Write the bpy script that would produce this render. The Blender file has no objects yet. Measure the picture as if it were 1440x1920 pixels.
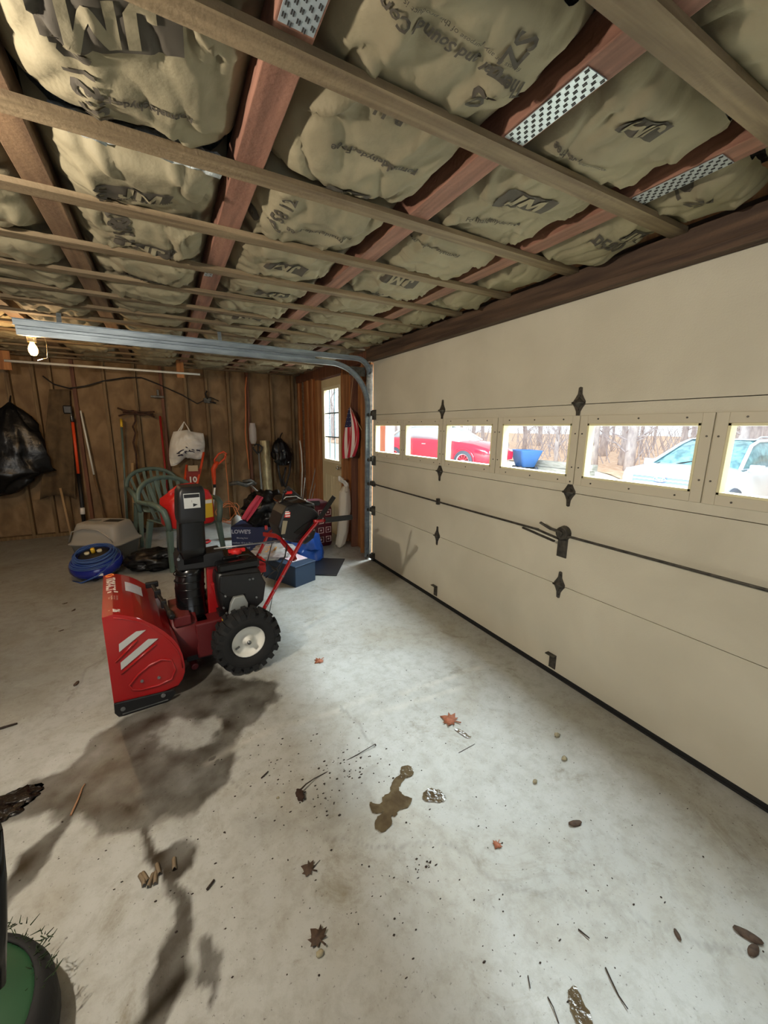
import bpy, bmesh, math, random
import numpy as np
from mathutils import Vector, Matrix, noise
PI = math.pi
S = bpy.context.scene
COL = S.collection
# ---------------------------------------------------------------- camera, world, sun, exposure
CAM_H = 1.45
FPX = 747.46
_y, _p, _r = [math.radians(a) for a in (28.672, 11.80, 0.770)]
FW = Vector((math.sin(_y)*math.cos(_p), math.cos(_y)*math.cos(_p), -math.sin(_p)))
_rt = Vector((math.cos(_y), -math.sin(_y), 0)); _up = _rt.cross(FW)
RT = math.cos(_r)*_rt + math.sin(_r)*_up; UP = -math.sin(_r)*_rt + math.cos(_r)*_up
cd = bpy.data.cameras.new('camera'); cam = bpy.data.objects.new('camera', cd); COL.objects.link(cam)
cam.matrix_world = Matrix((( RT.x, UP.x, -FW.x, 0), (RT.y, UP.y, -FW.y, 0), (RT.z, UP.z, -FW.z, CAM_H), (0, 0, 0, 1)))
cd.sensor_fit = 'HORIZONTAL'; cd.sensor_width = 36; cd.lens = FPX/1440*36; cd.clip_start = 0.02; cd.clip_end = 300
S.camera = cam
S.view_settings.view_transform = 'Standard'; S.view_settings.look = 'None'
S.view_settings.gamma = 1; S.view_settings.use_curve_mapping = False
S.view_settings.exposure = 0.0
S.cycles.max_bounces = 8; S.cycles.diffuse_bounces = 5; S.cycles.glossy_bounces = 3; S.cycles.transmission_bounces = 6
S.cycles.sample_clamp_indirect = 4.0; S.cycles.caustics_reflective = False; S.cycles.caustics_refractive = False
W = bpy.data.worlds.new('overcast_sky'); S.world = W; W.use_nodes = True
bg = W.node_tree.nodes['Background']; bg.inputs[0].default_value = (0.90, 0.96, 1.0, 1); bg.inputs[1].default_value = 1.9

def area(name, loc, target, sx, sy, power, color, spread=180):
    l = bpy.data.lights.new(name, 'AREA'); l.shape = 'RECTANGLE'; l.size = sx; l.size_y = sy
    l.energy = power; l.color = color; l.spread = math.radians(spread)
    o = bpy.data.objects.new(name, l); COL.objects.link(o); o.location = loc
    o.rotation_euler = (Vector(target)-Vector(loc)).to_track_quat('-Z', 'X').to_euler()
    return o
# bright overcast sky high above the drive, coming down through the garage door windows
area('sky_daylight_over_drive', (3.85, 3.1, 4.7), (3.80, 3.1, 0.9), 3.2, 5.8, 5200, (0.84, 0.95, 1.0), 160)
# soft fill lamp added behind the camera, its source is unseen
area('fill_behind_camera', (-0.6, -3.3, 1.35), (0.2, 3.0, 0.9), 3.4, 2.0, 16, (0.84, 0.94, 1.0))
# the garage's second ceiling bulb, up by the strapping just left of the picture
_l = bpy.data.lights.new('second_bulb_light', 'POINT'); _l.energy = 125; _l.color = (1.0, 0.90, 0.76); _l.shadow_soft_size = 0.035
_o2 = bpy.data.objects.new('second_bulb_light', _l); COL.objects.link(_o2); _o2.location = (-0.95, 1.20, 1.95)

# ---------------------------------------------------------------- helpers
def ray(x, y): return RT*((x-720)/FPX) - UP*((y-960)/FPX) + FW
def P(x, y, ax, v):
    """point of the room seen at picture position x, y on the plane ax = v"""
    d = ray(x, y); i = 'XYZ'.index(ax); c = Vector((0, 0, CAM_H)); t = (v-c[i])/d[i]
    return c + d*t

class G:
    """collects shapes for one mesh"""
    def __init__(s): s.v = []; s.f = []; s.m = []; s.sm = []
    def add(s, vs, fs, M=None, mi=0, sm=False):
        n = len(s.v)
        s.v += [tuple((M @ Vector(q)) if M else q) for q in vs]
        for f in fs: s.f.append([n+i for i in f]); s.m.append(mi); s.sm.append(sm)
        return s
    def box(s, c, d, R=None, mi=0, taper=1.0):
        hx, hy, hz = d[0]/2, d[1]/2, d[2]/2
        vs = [(sx*hx*(taper if sz > 0 else 1), sy*hy*(taper if sz > 0 else 1), sz*hz) for sz in (-1, 1) for sx, sy in ((-1, -1), (1, -1), (1, 1), (-1, 1))]
        M = Matrix.Translation(c) @ (R.to_4x4() if R else Matrix())
        return s.add(vs, [(3, 2, 1, 0), (4, 5, 6, 7), (0, 1, 5, 4), (1, 2, 6, 5), (2, 3, 7, 6), (3, 0, 4, 7)], M, mi)
    def bar(s, a, b, w, h, up=(0, 0, 1), mi=0):
        a, b = Vector(a), Vector(b); z = (b-a); L = z.length; z.normalize()
        x = Vector(up).cross(z)
        if x.length < 1e-4: x = Vector((1, 0, 0)).cross(z)
        x.normalize(); y = z.cross(x)
        R = Matrix((x, y, z)).transposed()
        return s.box((a+b)/2, (w, h, L), R, mi)
    def tube(s, pts, r, n=8, closed=False, mi=0, caps=True, squash=1.0):
        pts = [Vector(p) for p in pts]; N = len(pts); rr = r if isinstance(r, (list, tuple)) else [r]*N
        vs = []; prev = None
        for i, p in enumerate(pts):
            a = pts[i-1] if (i > 0 or closed) else p; b = pts[(i+1) % N] if (i < N-1 or closed) else p
            t = (b-a)
            if t.length < 1e-9: t = Vector((0, 0, 1))
            t.normalize()
            if prev is None:
                u = t.orthogonal().normalized()
            else:
                u = prev - t*prev.dot(t)
                u = u.normalized() if u.length > 1e-6 else t.orthogonal().normalized()
            prev = u; w = t.cross(u)
            for k in range(n):
                an = 2*PI*k/n
                vs.append(p + (u*math.cos(an) + w*math.sin(an)*squash)*rr[i])
        fs = []
        for i in range(N if closed else N-1):
            j = (i+1) % N
            for k in range(n):
                l = (k+1) % n
                fs.append((i*n+k, i*n+l, j*n+l, j*n+k))
        s.add(vs, fs, None, mi, True)
        if caps and not closed:
            n0 = len(s.v)-N*n
            s.f.append([n0+k for k in range(n)][::-1]); s.m.append(mi); s.sm.append(False)
            s.f.append([n0+(N-1)*n+k for k in range(n)]); s.m.append(mi); s.sm.append(False)
        return s
    def cyl(s, a, b, r, r2=None, n=16, mi=0): return s.tube([a, b], [r, r2 if r2 is not None else r], n, mi=mi)
    def lathe(s, prof, M=None, n=24, mi=0, sm=True):
        """prof: (radius, z) pairs round local z"""
        vs = [(r*math.cos(2*PI*k/n), r*math.sin(2*PI*k/n), z) for r, z in prof for k in range(n)]
        fs = [(i*n+k, i*n+(k+1) % n, (i+1)*n+(k+1) % n, (i+1)*n+k) for i in range(len(prof)-1) for k in range(n)]
        return s.add(vs, fs, M, mi, sm)
    def prism(s, poly, h, M=None, mi=0):
        """poly in local xy, extruded to local z = h"""
        n = len(poly); vs = [(x, y, 0) for x, y in poly]+[(x, y, h) for x, y in poly]
        fs = [tuple(range(n))[::-1], tuple(range(n, 2*n))]+[(i, (i+1) % n, n+(i+1) % n, n+i) for i in range(n)]
        return s.add(vs, fs, M, mi)
    def grid(s, fn, nu, nv, mi=0, thick=0, closed_u=False, sm=True):
        vs = [fn(i/(nu if closed_u else nu-1), j/(nv-1)) for i in range(nu) for j in range(nv)]
        fs = [(i*nv+j, ((i+1) % nu)*nv+j, ((i+1) % nu)*nv+j+1, i*nv+j+1) for i in range(nu if closed_u else nu-1) for j in range(nv-1)]
        return s.add(vs, fs, None, mi, sm)
    def loft(s, rings, mi=0, caps=True, sm=True):
        n = len(rings[0]); vs = [p for r in rings for p in r]
        fs = [(i*n+k, i*n+(k+1) % n, (i+1)*n+(k+1) % n, (i+1)*n+k) for i in range(len(rings)-1) for k in range(n)]
        s.add(vs, fs, None, mi, sm)
        if caps:
            n0 = len(s.v)-len(vs)
            s.f.append([n0+k for k in range(n)][::-1]); s.m.append(mi); s.sm.append(False)
            s.f.append([len(s.v)-n+k for k in range(n)]); s.m.append(mi); s.sm.append(False)
        return s
    def ball(s, c, d, seed=0, amp=0.0, freq=3.0, sub=3, flat=None, mi=0, ridge=False, R=None):
        bm = bmesh.new(); bmesh.ops.create_icosphere(bm, subdivisions=sub, radius=1)
        off = Vector((seed*7.3, seed*3.1, seed*1.7)); vs = []
        for v in bm.verts:
            p = v.co.copy(); k = noise.fractal(p*freq+off, 1.0, 2.0, 3)
            if ridge: k = 0.35-abs(k)*1.6
            q = p*(1+amp*k); q = Vector((q.x*d[0]/2, q.y*d[1]/2, q.z*d[2]/2))
            if R: q = R @ q
            q += Vector(c)
            if flat is not None and q.z < flat: q.z = flat
            vs.append(tuple(q))
        fs = [tuple(v.index for v in f.verts) for f in bm.faces]; bm.free()
        return s.add(vs, fs, None, mi, True)

def rrect(w, d, r, z, n=4, cx=0, cy=0):
    out = []
    for k, (sx, sy) in enumerate(((1, 1), (-1, 1), (-1, -1), (1, -1))):
        for i in range(n+1):
            a = PI/2*(k+i/n)
            out.append((cx+sx*(w/2-r)+r*math.cos(a), cy+sy*(d/2-r)+r*math.sin(a), z))
    return out

def obj(name, g, mat, parent=None, bevel=0, world=False, sub=0, solid=0):
    """links the shapes as ONE mesh object; world=True: coordinates were given in world space"""
    me = bpy.data.meshes.new(name); vs = g.v
    if world and parent is not None:
        L = parent.get('_o', None); o3 = Vector(L[:3]); rz = L[3]
        Mi = (Matrix.Translation(o3) @ Matrix.Rotation(rz, 4, 'Z')).inverted()
        vs = [tuple(Mi @ Vector(v)) for v in vs]
    me.from_pydata(vs, [], g.f)
    for m in (mat if isinstance(mat, (list, tuple)) else [mat]): me.materials.append(m)
    me.polygons.foreach_set('material_index', g.m); me.polygons.foreach_set('use_smooth', g.sm)
    me.update()
    o = bpy.data.objects.new(name, me); COL.objects.link(o)
    if parent is not None:
        o.parent = parent
        if '_o' in parent: o['_o'] = list(parent['_o'])
    else: o['_o'] = [0.0, 0.0, 0.0, 0.0]
    if bevel:
        b = o.modifiers.new('bevel', 'BEVEL'); b.width = bevel; b.segments = 2; b.limit_method = 'ANGLE'; b.angle_limit = math.radians(40)
    if solid:
        b = o.modifiers.new('solid', 'SOLIDIFY'); b.thickness = solid; b.offset = 0
    if sub:
        b = o.modifiers.new('sub', 'SUBSURF'); b.levels = sub; b.render_levels = sub
    return o
def fixn(o):
    bm = bmesh.new(); bm.from_mesh(o.data); bmesh.ops.recalc_face_normals(bm, faces=bm.faces); bm.to_mesh(o.data); bm.free(); return o
def thing(name, label, cat, loc=(0, 0, 0), rotz=0, group=None, kind=None):
    o = bpy.data.objects.new(name, None); COL.objects.link(o); o.empty_display_size = 0.1
    o.location = loc; o.rotation_euler = (0, 0, rotz); o['_o'] = [loc[0], loc[1], loc[2], rotz]
    return tag(o, label, cat, group, kind)
def tag(o, label=None, cat=None, group=None, kind=None):
    if label: o['label'] = label
    if cat: o['category'] = cat
    if group: o['group'] = group
    if kind: o['kind'] = kind
    return o
def struct(name, g, mat, **k):
    o = obj(name, g, mat, **k)
    if k.get('parent') is None: o['kind'] = 'structure'
    return o

def lin(c):
    return tuple(((x/255)/12.92 if x/255 <= 0.04045 else ((x/255+0.055)/1.055)**2.4) for x in c)+(1,)
def mat(name, c, rough=0.6, metal=0.0, c2=None, scale=(8, 8, 8), bump=0.0, bscale=40, c3=None, detail=4, lo=0.35, hi=0.65, spec=0.5, coat=0, trans=0, alpha=1, ior=1.45):
    m = bpy.data.materials.new(name); m.use_nodes = True; nt = m.node_tree; N = nt.nodes; L = nt.links
    b = N['Principled BSDF']; b.inputs['Roughness'].default_value = rough; b.inputs['Metallic'].default_value = metal
    b.inputs['Specular IOR Level'].default_value = spec; b.inputs['Coat Weight'].default_value = coat
    b.inputs['Transmission Weight'].default_value = trans; b.inputs['IOR'].default_value = ior; b.inputs['Alpha'].default_value = alpha
    b.inputs['Base Color'].default_value = lin(c)
    tc = N.new('ShaderNodeTexCoord')
    if c2:
        mp = N.new('ShaderNodeMapping'); mp.inputs['Scale'].default_value = scale; L.new(tc.outputs['Object'], mp.inputs[0])
        no = N.new('ShaderNodeTexNoise'); no.inputs['Scale'].default_value = 1; no.inputs['Detail'].default_value = detail; no.inputs['Distortion'].default_value = 0.4
        L.new(mp.outputs[0], no.inputs['Vector'])
        cr = N.new('ShaderNodeValToRGB'); L.new(no.outputs['Fac'], cr.inputs[0])
        e = cr.color_ramp.elements; e[0].position = lo; e[0].color = lin(c); e[1].position = hi; e[1].color = lin(c2)
        if c3: n3 = e.new((lo+hi)/2); n3.color = lin(c3)
        L.new(cr.outputs[0], b.inputs['Base Color'])
    if bump:
        n2 = N.new('ShaderNodeTexNoise'); n2.inputs['Scale'].default_value = bscale; n2.inputs['Detail'].default_value = 5
        L.new(tc.outputs['Object'], n2.inputs['Vector'])
        bp = N.new('ShaderNodeBump'); bp.inputs['Strength'].default_value = bump; bp.inputs['Distance'].default_value = 0.01
        L.new(n2.outputs['Fac'], bp.inputs['Height']); L.new(bp.outputs[0], b.inputs['Normal'])
    return m
def wood(name, c, c2, c3, axis, rough=0.75):
    sc = [34, 34, 34]; sc['xyz'.index(axis)] = 2.2
    return mat(name, c, rough, c2=c2, c3=c3, scale=tuple(sc), bump=0.25, bscale=60, lo=0.3, hi=0.7)
def glow(name, c, s):
    m = bpy.data.materials.new(name); m.use_nodes = True; b = m.node_tree.nodes['Principled BSDF']
    b.inputs['Base Color'].default_value = lin(c); b.inputs['Emission Color'].default_value = lin(c); b.inputs['Emission Strength'].default_value = s
    return m
def text_mesh(s, size, bold=0.0, align='CENTER'):
    """flat lettering as (verts, faces) in local xy"""
    cu = bpy.data.curves.new('lettering', 'FONT'); cu.body = s; cu.size = size; cu.align_x = align; cu.align_y = 'CENTER'; cu.offset = bold; cu.resolution_u = 2
    o = bpy.data.objects.new('lettering', cu); COL.objects.link(o)
    dg = bpy.context.evaluated_depsgraph_get(); me = bpy.data.meshes.new_from_object(o.evaluated_get(dg))
    vs = [tuple(v.co) for v in me.vertices]; fs = [tuple(p.vertices) for p in me.polygons]
    bpy.data.objects.remove(o); bpy.data.curves.remove(cu); bpy.data.meshes.remove(me)
    return vs, fs
def text_on(g, s, size, M, bold=0.0, mi=0, h=0.0008):
    vs, fs = text_mesh(s, size, bold)
    vs = [(x, y, z+h) for x, y, z in vs]
    return g.add(vs, fs, M, mi)

# ---------------------------------------------------------------- materials
M_strap = wood('strapping_wood', (128, 110, 84), (88, 72, 52), (108, 92, 68), 'x')
M_joist = wood('old_joist_wood', (122, 96, 70), (84, 62, 44), (104, 80, 58), 'y')
M_joistred = wood('red_stained_joist_wood', (142, 100, 82), (100, 68, 54), (124, 86, 70), 'y')
M_header = wood('header_wood', (96, 74, 56), (60, 44, 34), (78, 60, 46), 'y')
M_stud = wood('stud_wood', (138, 112, 78), (92, 70, 46), (112, 90, 60), 'z')
M_studred = wood('reddish_stud_wood', (128, 84, 60), (84, 52, 38), (106, 68, 50), 'z')
M_pine = wood('orange_pine_wood', (172, 118, 70), (124, 78, 44), (152, 102, 60), 'z')
M_sheath = mat('board_sheathing', (144, 118, 86), 0.9, c2=(114, 90, 64), scale=(7, 7, 4), bump=0.3, c3=(130, 105, 75), bscale=25, detail=8)
M_dark = mat('dark_void', (30, 26, 22), 1.0)
M_white = mat('white_paint', (222, 220, 210), 0.5)
M_black = mat('black_plastic', (22, 22, 23), 0.42, bump=0.05)
M_blackg = mat('glossy_black_plastic', (14, 14, 15), 0.22)
M_bag = mat('black_bin_bag', (14, 14, 15), 0.36, bump=0.9, bscale=11)
M_rubber = mat('rubber', (24, 24, 24), 0.8, bump=0.2)
M_red = mat('red_paint', (156, 20, 22), 0.3, coat=0.5, c2=(140, 17, 19), scale=(3, 3, 3))
M_redp = mat('red_plastic', (200, 36, 34), 0.4)
M_darkred = mat('dark_red_metal', (92, 26, 28), 0.5)
M_steel = mat('zinc_steel', (150, 152, 152), 0.38, 0.8, c2=(120, 122, 122), scale=(20, 20, 20))
M_galv = mat('galvanised_track', (158, 168, 174), 0.42, 0.55, c2=(130, 140, 146), scale=(6, 30, 30))
M_iron = mat('dark_hinge_steel', (92, 88, 80), 0.5, 0.6, c2=(60, 58, 54), scale=(30, 30, 30))
M_silver = mat('silver_decal', (186, 188, 184), 0.4, 0.2)
M_decal = mat('white_decal', (226, 220, 212), 0.5)
M_yellow = mat('yellow_paint', (220, 180, 50), 0.5)
M_grey = mat('light_grey_plastic', (150, 146, 138), 0.55)
M_greyd = mat('mid_grey_plastic', (104, 104, 100), 0.55)
M_green = mat('dark_green_resin', (84, 102, 94), 0.4, c2=(96, 114, 106), scale=(9, 9, 9))
M_orange = mat('orange_plastic', (216, 74, 34), 0.45)
M_blue = mat('blue_enamel', (24, 38, 130), 0.2, coat=0.5)
M_hose = mat('blue_hose_rubber', (62, 90, 148), 0.45)
M_paper = mat('white_plastic_film', (224, 220, 210), 0.5, bump=0.3, bscale=20)
M_pink = mat('pink_cloth', (196, 70, 92), 0.8, bump=0.2)
M_navy = mat('navy_card', (36, 46, 82), 0.65)
M_teal = mat('blue_grey_toolbox', (44, 62, 84), 0.5)
M_bluefilm = mat('blue_plastic_film', (34, 74, 150), 0.3, bump=0.4, bscale=18)
M_clear = mat('clear_plastic_film', (210, 205, 200), 0.25, bump=0.5, bscale=25, alpha=0.55)
M_cord = mat('orange_cord', (206, 120, 70), 0.6)
M_chrome = mat('chrome', (200, 200, 200), 0.2, 1.0)
M_brass = mat('knob_metal', (190, 180, 160), 0.25, 0.9)
M_wire = mat('dark_wire', (30, 26, 24), 0.7)
def glass_mat():
    m = bpy.data.materials.new('window_glass'); m.use_nodes = True; nt = m.node_tree; N = nt.nodes; L = nt.links
    out = N['Material Output']; N.remove(N['Principled BSDF'])
    t = N.new('ShaderNodeBsdfTransparent'); t.inputs[0].default_value = (0.96, 0.97, 0.97, 1)
    g = N.new('ShaderNodeBsdfGlossy'); g.inputs['Roughness'].default_value = 0.03
    fr = N.new('ShaderNodeLayerWeight'); fr.inputs[0].default_value = 0.5
    pw = N.new('ShaderNodeMath'); pw.operation = 'POWER'; pw.inputs[1].default_value = 6; L.new(fr.outputs['Facing'], pw.inputs[0])
    ml = N.new('ShaderNodeMath'); ml.operation = 'MULTIPLY_ADD'; ml.inputs[1].default_value = 0.25; ml.inputs[2].default_value = 0.02; L.new(pw.outputs[0], ml.inputs[0])
    mx = N.new('ShaderNodeMixShader'); L.new(ml.outputs[0], mx.inputs[0]); L.new(t.outputs[0], mx.inputs[1]); L.new(g.outputs[0], mx.inputs[2]); L.new(mx.outputs[0], out.inputs[0])
    return m
M_glass = glass_mat()
# ================================================================ THE SETTING
XD = 1.957      # inner face of the garage door
YB = 6.57       # back wall sheathing
ZS = 2.24       # underside of the strapping
def floor_poly(pts): return np.array([[P(a, b, 'Z', 0).x, P(a, b, 'Z', 0).y] for a, b in pts])
def seg_dist(px, py, a, b):
    ax, ay = a; bx, by = b; dx, dy = bx-ax, by-ay
    t = np.clip(((px-ax)*dx+(py-ay)*dy)/(dx*dx+dy*dy+1e-12), 0, 1)
    return np.hypot(px-ax-t*dx, py-ay-t*dy)
def signed(px, py, poly):
    n = len(poly); d = np.full(px.shape, 1e9); ins = np.zeros(px.shape, bool)
    for i in range(n):
        a, b = poly[i], poly[(i+1) % n]; d = np.minimum(d, seg_dist(px, py, a, b))
        c = ((a[1] > py) != (b[1] > py)) & (px < (b[0]-a[0])*(py-a[1])/(b[1]-a[1]+1e-12)+a[0]); ins ^= c
    return np.where(ins, -d, d)
WET_AND_SHADE = [
 ([(0,1500),(60,1462),(130,1440),(165,1405),(190,1370),(225,1350),(330,1305),(345,1250),(390,1225),(430,1268),(515,1275),(522,1300),(500,1332),(440,1385),(447,1420),(440,1450),(410,1490),(370,1520),(300,1535),(250,1556),(190,1558),(135,1538),(95,1532),(45,1530),(0,1540)], 0.9, 0.014),
 ([(210,1498),(262,1508),(270,1535),(290,1575),(300,1592),(345,1578),(370,1592),(362,1625),(332,1655),(358,1680),(362,1740),(345,1790),(358,1830),(330,1880),(300,1935),(262,1935),(270,1870),(295,1790),(328,1735),(332,1695),(310,1660),(275,1625),(268,1590),(258,1545),(215,1515)], 1.0, 0.006),
 ([(390,1748),(400,1770),(415,1795),(405,1815),(412,1850),(400,1895),(385,1885),(390,1850),(362,1855),(378,1810),(375,1770)], 0.9, 0.006),
 ([(155,1475),(160,1487),(130,1547),(105,1582),(88,1615),(60,1650),(25,1675),(3,1710),(3,1660),(35,1603),(75,1578),(110,1548),(135,1510)], 0.95, 0.006),
 ([(590,1470),(640,1450),(700,1455),(680,1500),(690,1545),(610,1560),(560,1520)], 0.28, 0.06),
 ([(450,1540),(540,1520),(560,1555),(470,1575)], 0.25, 0.04),
 ([(905,1640),(1100,1560),(1180,1600),(1090,1700),(930,1720)], 0.14, 0.1),
 ([(-700,1010),(280,985),(330,1080),(205,1180),(110,1330),(-700,1500)], 0.42, 0.22),  # painted shade: darkens the dim far-left floor
 ([(1440,1525),(1440,1700),(1100,1380),(900,1215),(740,1075),(700,1050)], 0.10, 0.05),  # painted shade: the shadow strip along the foot of the garage door
]
DRY = [([(292,1372),(330,1352),(400,1345),(430,1362),(380,1405),(340,1392),(300,1400)], 0.75, 0.02)]
CRACK = [[(610,1574),(700,1590),(790,1582),(840,1580),(920,1650),(1020,1682),(1130,1692),(1240,1745),(1330,1775),(1440,1790)],
         [(130,1315),(150,1280),(160,1255),(195,1235)], [(640,1325),(705,1398)], [(400,1120+300),(470,1500)]]
RUST = [[(812,1302),(870,1278),(960,1240)],[(790,1285),(850,1262),(900,1236)],[(690,1220),(790,1310)],[(715,1215),(830,1320)],[(740,1208),(850,1290)],[(860,1400),(980,1475)],[(870,1300),(1010,1370)]]
PALE = [[(390,1432),(440,1400),(520,1365),(610,1340),(700,1305)], [(755,1300),(900,1250)], [(700,1340),(860,1290)]]
def build_floor():
    xs = np.concatenate([np.arange(-3.6, -1.25, .2), np.arange(-1.25, 1.96, .0115), [1.99, 2.06]])
    ys = np.concatenate([np.arange(-3.7, .2, .2), np.arange(.2, 3.4, .0125), np.arange(3.4, 6.7, .15), [6.75]])
    X, Y = np.meshgrid(xs, ys, indexing='ij'); nx, ny = X.shape
    n1 = np.array([noise.fractal(Vector((a*9, b*9, 0)), 1.0, 2.0, 4) for a, b in zip(X.ravel(), Y.ravel())]).reshape(X.shape)
    n2 = np.array([noise.fractal(Vector((a*40, b*40, 5)), 1.0, 2.0, 2) for a, b in zip(X.ravel(), Y.ravel())]).reshape(X.shape)
    wet = np.zeros(X.shape)  # carries real wet patches and the painted floor shade together
    for poly, amt, soft in WET_AND_SHADE:
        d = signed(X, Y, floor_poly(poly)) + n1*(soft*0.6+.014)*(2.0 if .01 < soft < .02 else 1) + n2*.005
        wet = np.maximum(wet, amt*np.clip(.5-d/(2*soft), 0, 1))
    for poly, amt, soft in DRY:
        d = signed(X, Y, floor_poly(poly)) + n1*.05
        wet *= 1-amt*np.clip(.5-d/(2*soft), 0, 1)
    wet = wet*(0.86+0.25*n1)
    mark = np.zeros(X.shape)
    for lines, sgn, w in ((CRACK, -1, .0035), (PALE, .35, .014), (RUST, -.28, .006)):
        for ln in lines:
            q = floor_poly(ln)
            for a, b in zip(q[:-1], q[1:]):
                d = seg_dist(X+n1*.02, Y+n1*.012+n2*.003, a, b); v = np.clip(1-d/(w*2.4), 0, 1)*sgn*(0.6+0.4*n1)
                mark = np.where(np.abs(v) > np.abs(mark), v, mark)
    me = bpy.data.meshes.new('floor')
    vs = np.stack([X.ravel(), Y.ravel(), np.zeros(X.size)], 1)
    idx = np.arange(nx*ny).reshape(nx, ny)
    fs = np.stack([idx[:-1, :-1].ravel(), idx[1:, :-1].ravel(), idx[1:, 1:].ravel(), idx[:-1, 1:].ravel()], 1)
    me.from_pydata(vs.tolist(), [], fs.tolist())
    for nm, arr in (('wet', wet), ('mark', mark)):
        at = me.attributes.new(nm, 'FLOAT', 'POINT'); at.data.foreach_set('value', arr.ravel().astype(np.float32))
    m = bpy.data.materials.new('concrete'); m.use_nodes = True; nt = m.node_tree; N = nt.nodes; L = nt.links; b = N['Principled BSDF']
    tc = N.new('ShaderNodeTexCoord')
    def nz(scale, detail, dist=0.0, rough=0.6):
        n = N.new('ShaderNodeTexNoise'); n.inputs['Scale'].default_value = scale; n.inputs['Detail'].default_value = detail
        n.inputs['Distortion'].default_value = dist; n.inputs['Roughness'].default_value = rough; L.new(tc.outputs['Object'], n.inputs['Vector']); return n
    def ramp(src, stops):
        r = N.new('ShaderNodeValToRGB'); L.new(src, r.inputs[0]); e = r.color_ramp.elements
        e[0].position, e[0].color = stops[0]; e[1].position, e[1].color = stops[-1]
        for p_, c_ in stops[1:-1]:
            x = e.new(p_); x.color = c_
        return r
    def mix(mode, fac, a, c):
        x = N.new('ShaderNodeMix'); x.data_type = 'RGBA'; x.blend_type = mode
        for sock, val in ((x.inputs[0], fac), (x.inputs[6], a), (x.inputs[7], c)):
            if isinstance(val, (int, float, tuple)): sock.default_value = val
            else: L.new(val, sock)
        return x.outputs[2]
    base = ramp(nz(1.6, 6, .6).outputs['Fac'], [(.3, lin((160, 157, 146))), (.5, lin((171, 172, 167))), (.72, lin((183, 185, 182)))]).outputs[0]
    mid = ramp(nz(14, 10, .2, .75).outputs['Fac'], [(.30, lin((216, 212, 204))), (.55, (1, 1, 1, 1)), (.75, (1, 1, 1, 1))]).outputs[0]
    col = mix('MULTIPLY', .8, base, mid)
    sp = ramp(nz(90, 3).outputs['Fac'], [(.28, lin((120, 114, 104))), (.36, (1, 1, 1, 1)), (1, (1, 1, 1, 1))]).outputs[0]
    col = mix('MULTIPLY', .7, col, sp)
    dirt = ramp(nz(3.3, 9, .8, .75).outputs['Fac'], [(.56, (0, 0, 0, 1)), (.72, (1, 1, 1, 1))]).outputs[0]
    col = mix('MIX', dirt, col, mix('MULTIPLY', .9, col, lin((196, 186, 166))))
    aw = N.new('ShaderNodeAttribute'); aw.attribute_name = 'wet'; am = N.new('ShaderNodeAttribute'); am.attribute_name = 'mark'
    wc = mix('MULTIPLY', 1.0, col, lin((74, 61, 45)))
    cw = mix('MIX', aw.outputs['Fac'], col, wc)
    neg = N.new('ShaderNodeMath'); neg.operation = 'MULTIPLY'; neg.inputs[1].default_value = -0.5; neg.use_clamp = True; L.new(am.outputs['Fac'], neg.inputs[0])
    pos = N.new('ShaderNodeMath'); pos.operation = 'MULTIPLY'; pos.inputs[1].default_value = 1.3; pos.use_clamp = True; L.new(am.outputs['Fac'], pos.inputs[0])
    cw = mix('MIX', neg.outputs[0], cw, lin((70, 64, 56))); cw = mix('MIX', pos.outputs[0], cw, lin((206, 202, 190)))
    L.new(cw, b.inputs['Base Color'])
    rr = N.new('ShaderNodeMapRange'); rr.inputs['To Min'].default_value = .62; rr.inputs['To Max'].default_value = .34; L.new(aw.outputs['Fac'], rr.inputs['Value']); L.new(rr.outputs[0], b.inputs['Roughness'])
    bp = N.new('ShaderNodeBump'); bp.inputs['Strength'].default_value = .25; bp.inputs['Distance'].default_value = .006
    L.new(nz(28, 8).outputs['Fac'], bp.inputs['Height']); L.new(bp.outputs[0], b.inputs['Normal'])
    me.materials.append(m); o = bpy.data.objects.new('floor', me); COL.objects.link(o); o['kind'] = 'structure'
build_floor()

# ---- walls
g = G(); g.box((-.75, YB+.06, 1.2), (5.8, .04, 2.5))
wb = struct('wall_back', g, M_sheath)
g = G(); g.box((-.75, YB+.0, .02), (5.5, .09, .04)); g.box((-.75, YB, 2.30), (5.5, .09, .08)); obj('wall_plate', g, M_stud, wb)
studpx = [12, 60, 92, 135, 192, 250, 300, 345, 384, 425, 462, 507, 547]
random.seed(4)
for i, px_ in enumerate(studpx):
    x = P(px_, 700, 'Y', YB-.03).x
    g = G(); g.box((x, YB-.0, 1.15), (.038, .085, 2.22)); obj('stud', g, M_studred if px_ in (135, 462, 300) else M_stud, wb, bevel=.002)
g = G(); g.box((-3.62, 1.5, 1.2), (.05, 10.4, 2.5)); struct('wall_left', g, M_sheath)
g = G(); g.box((-3.1, -3.7, 1.2), (1.2, .05, 2.5)); g.box((1.55, -3.7, 1.2), (.95, .05, 2.5)); g.box((-.7, -3.7, 2.38), (5.8, .05, .2)); struct('wall_front', g, M_sheath)
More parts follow.
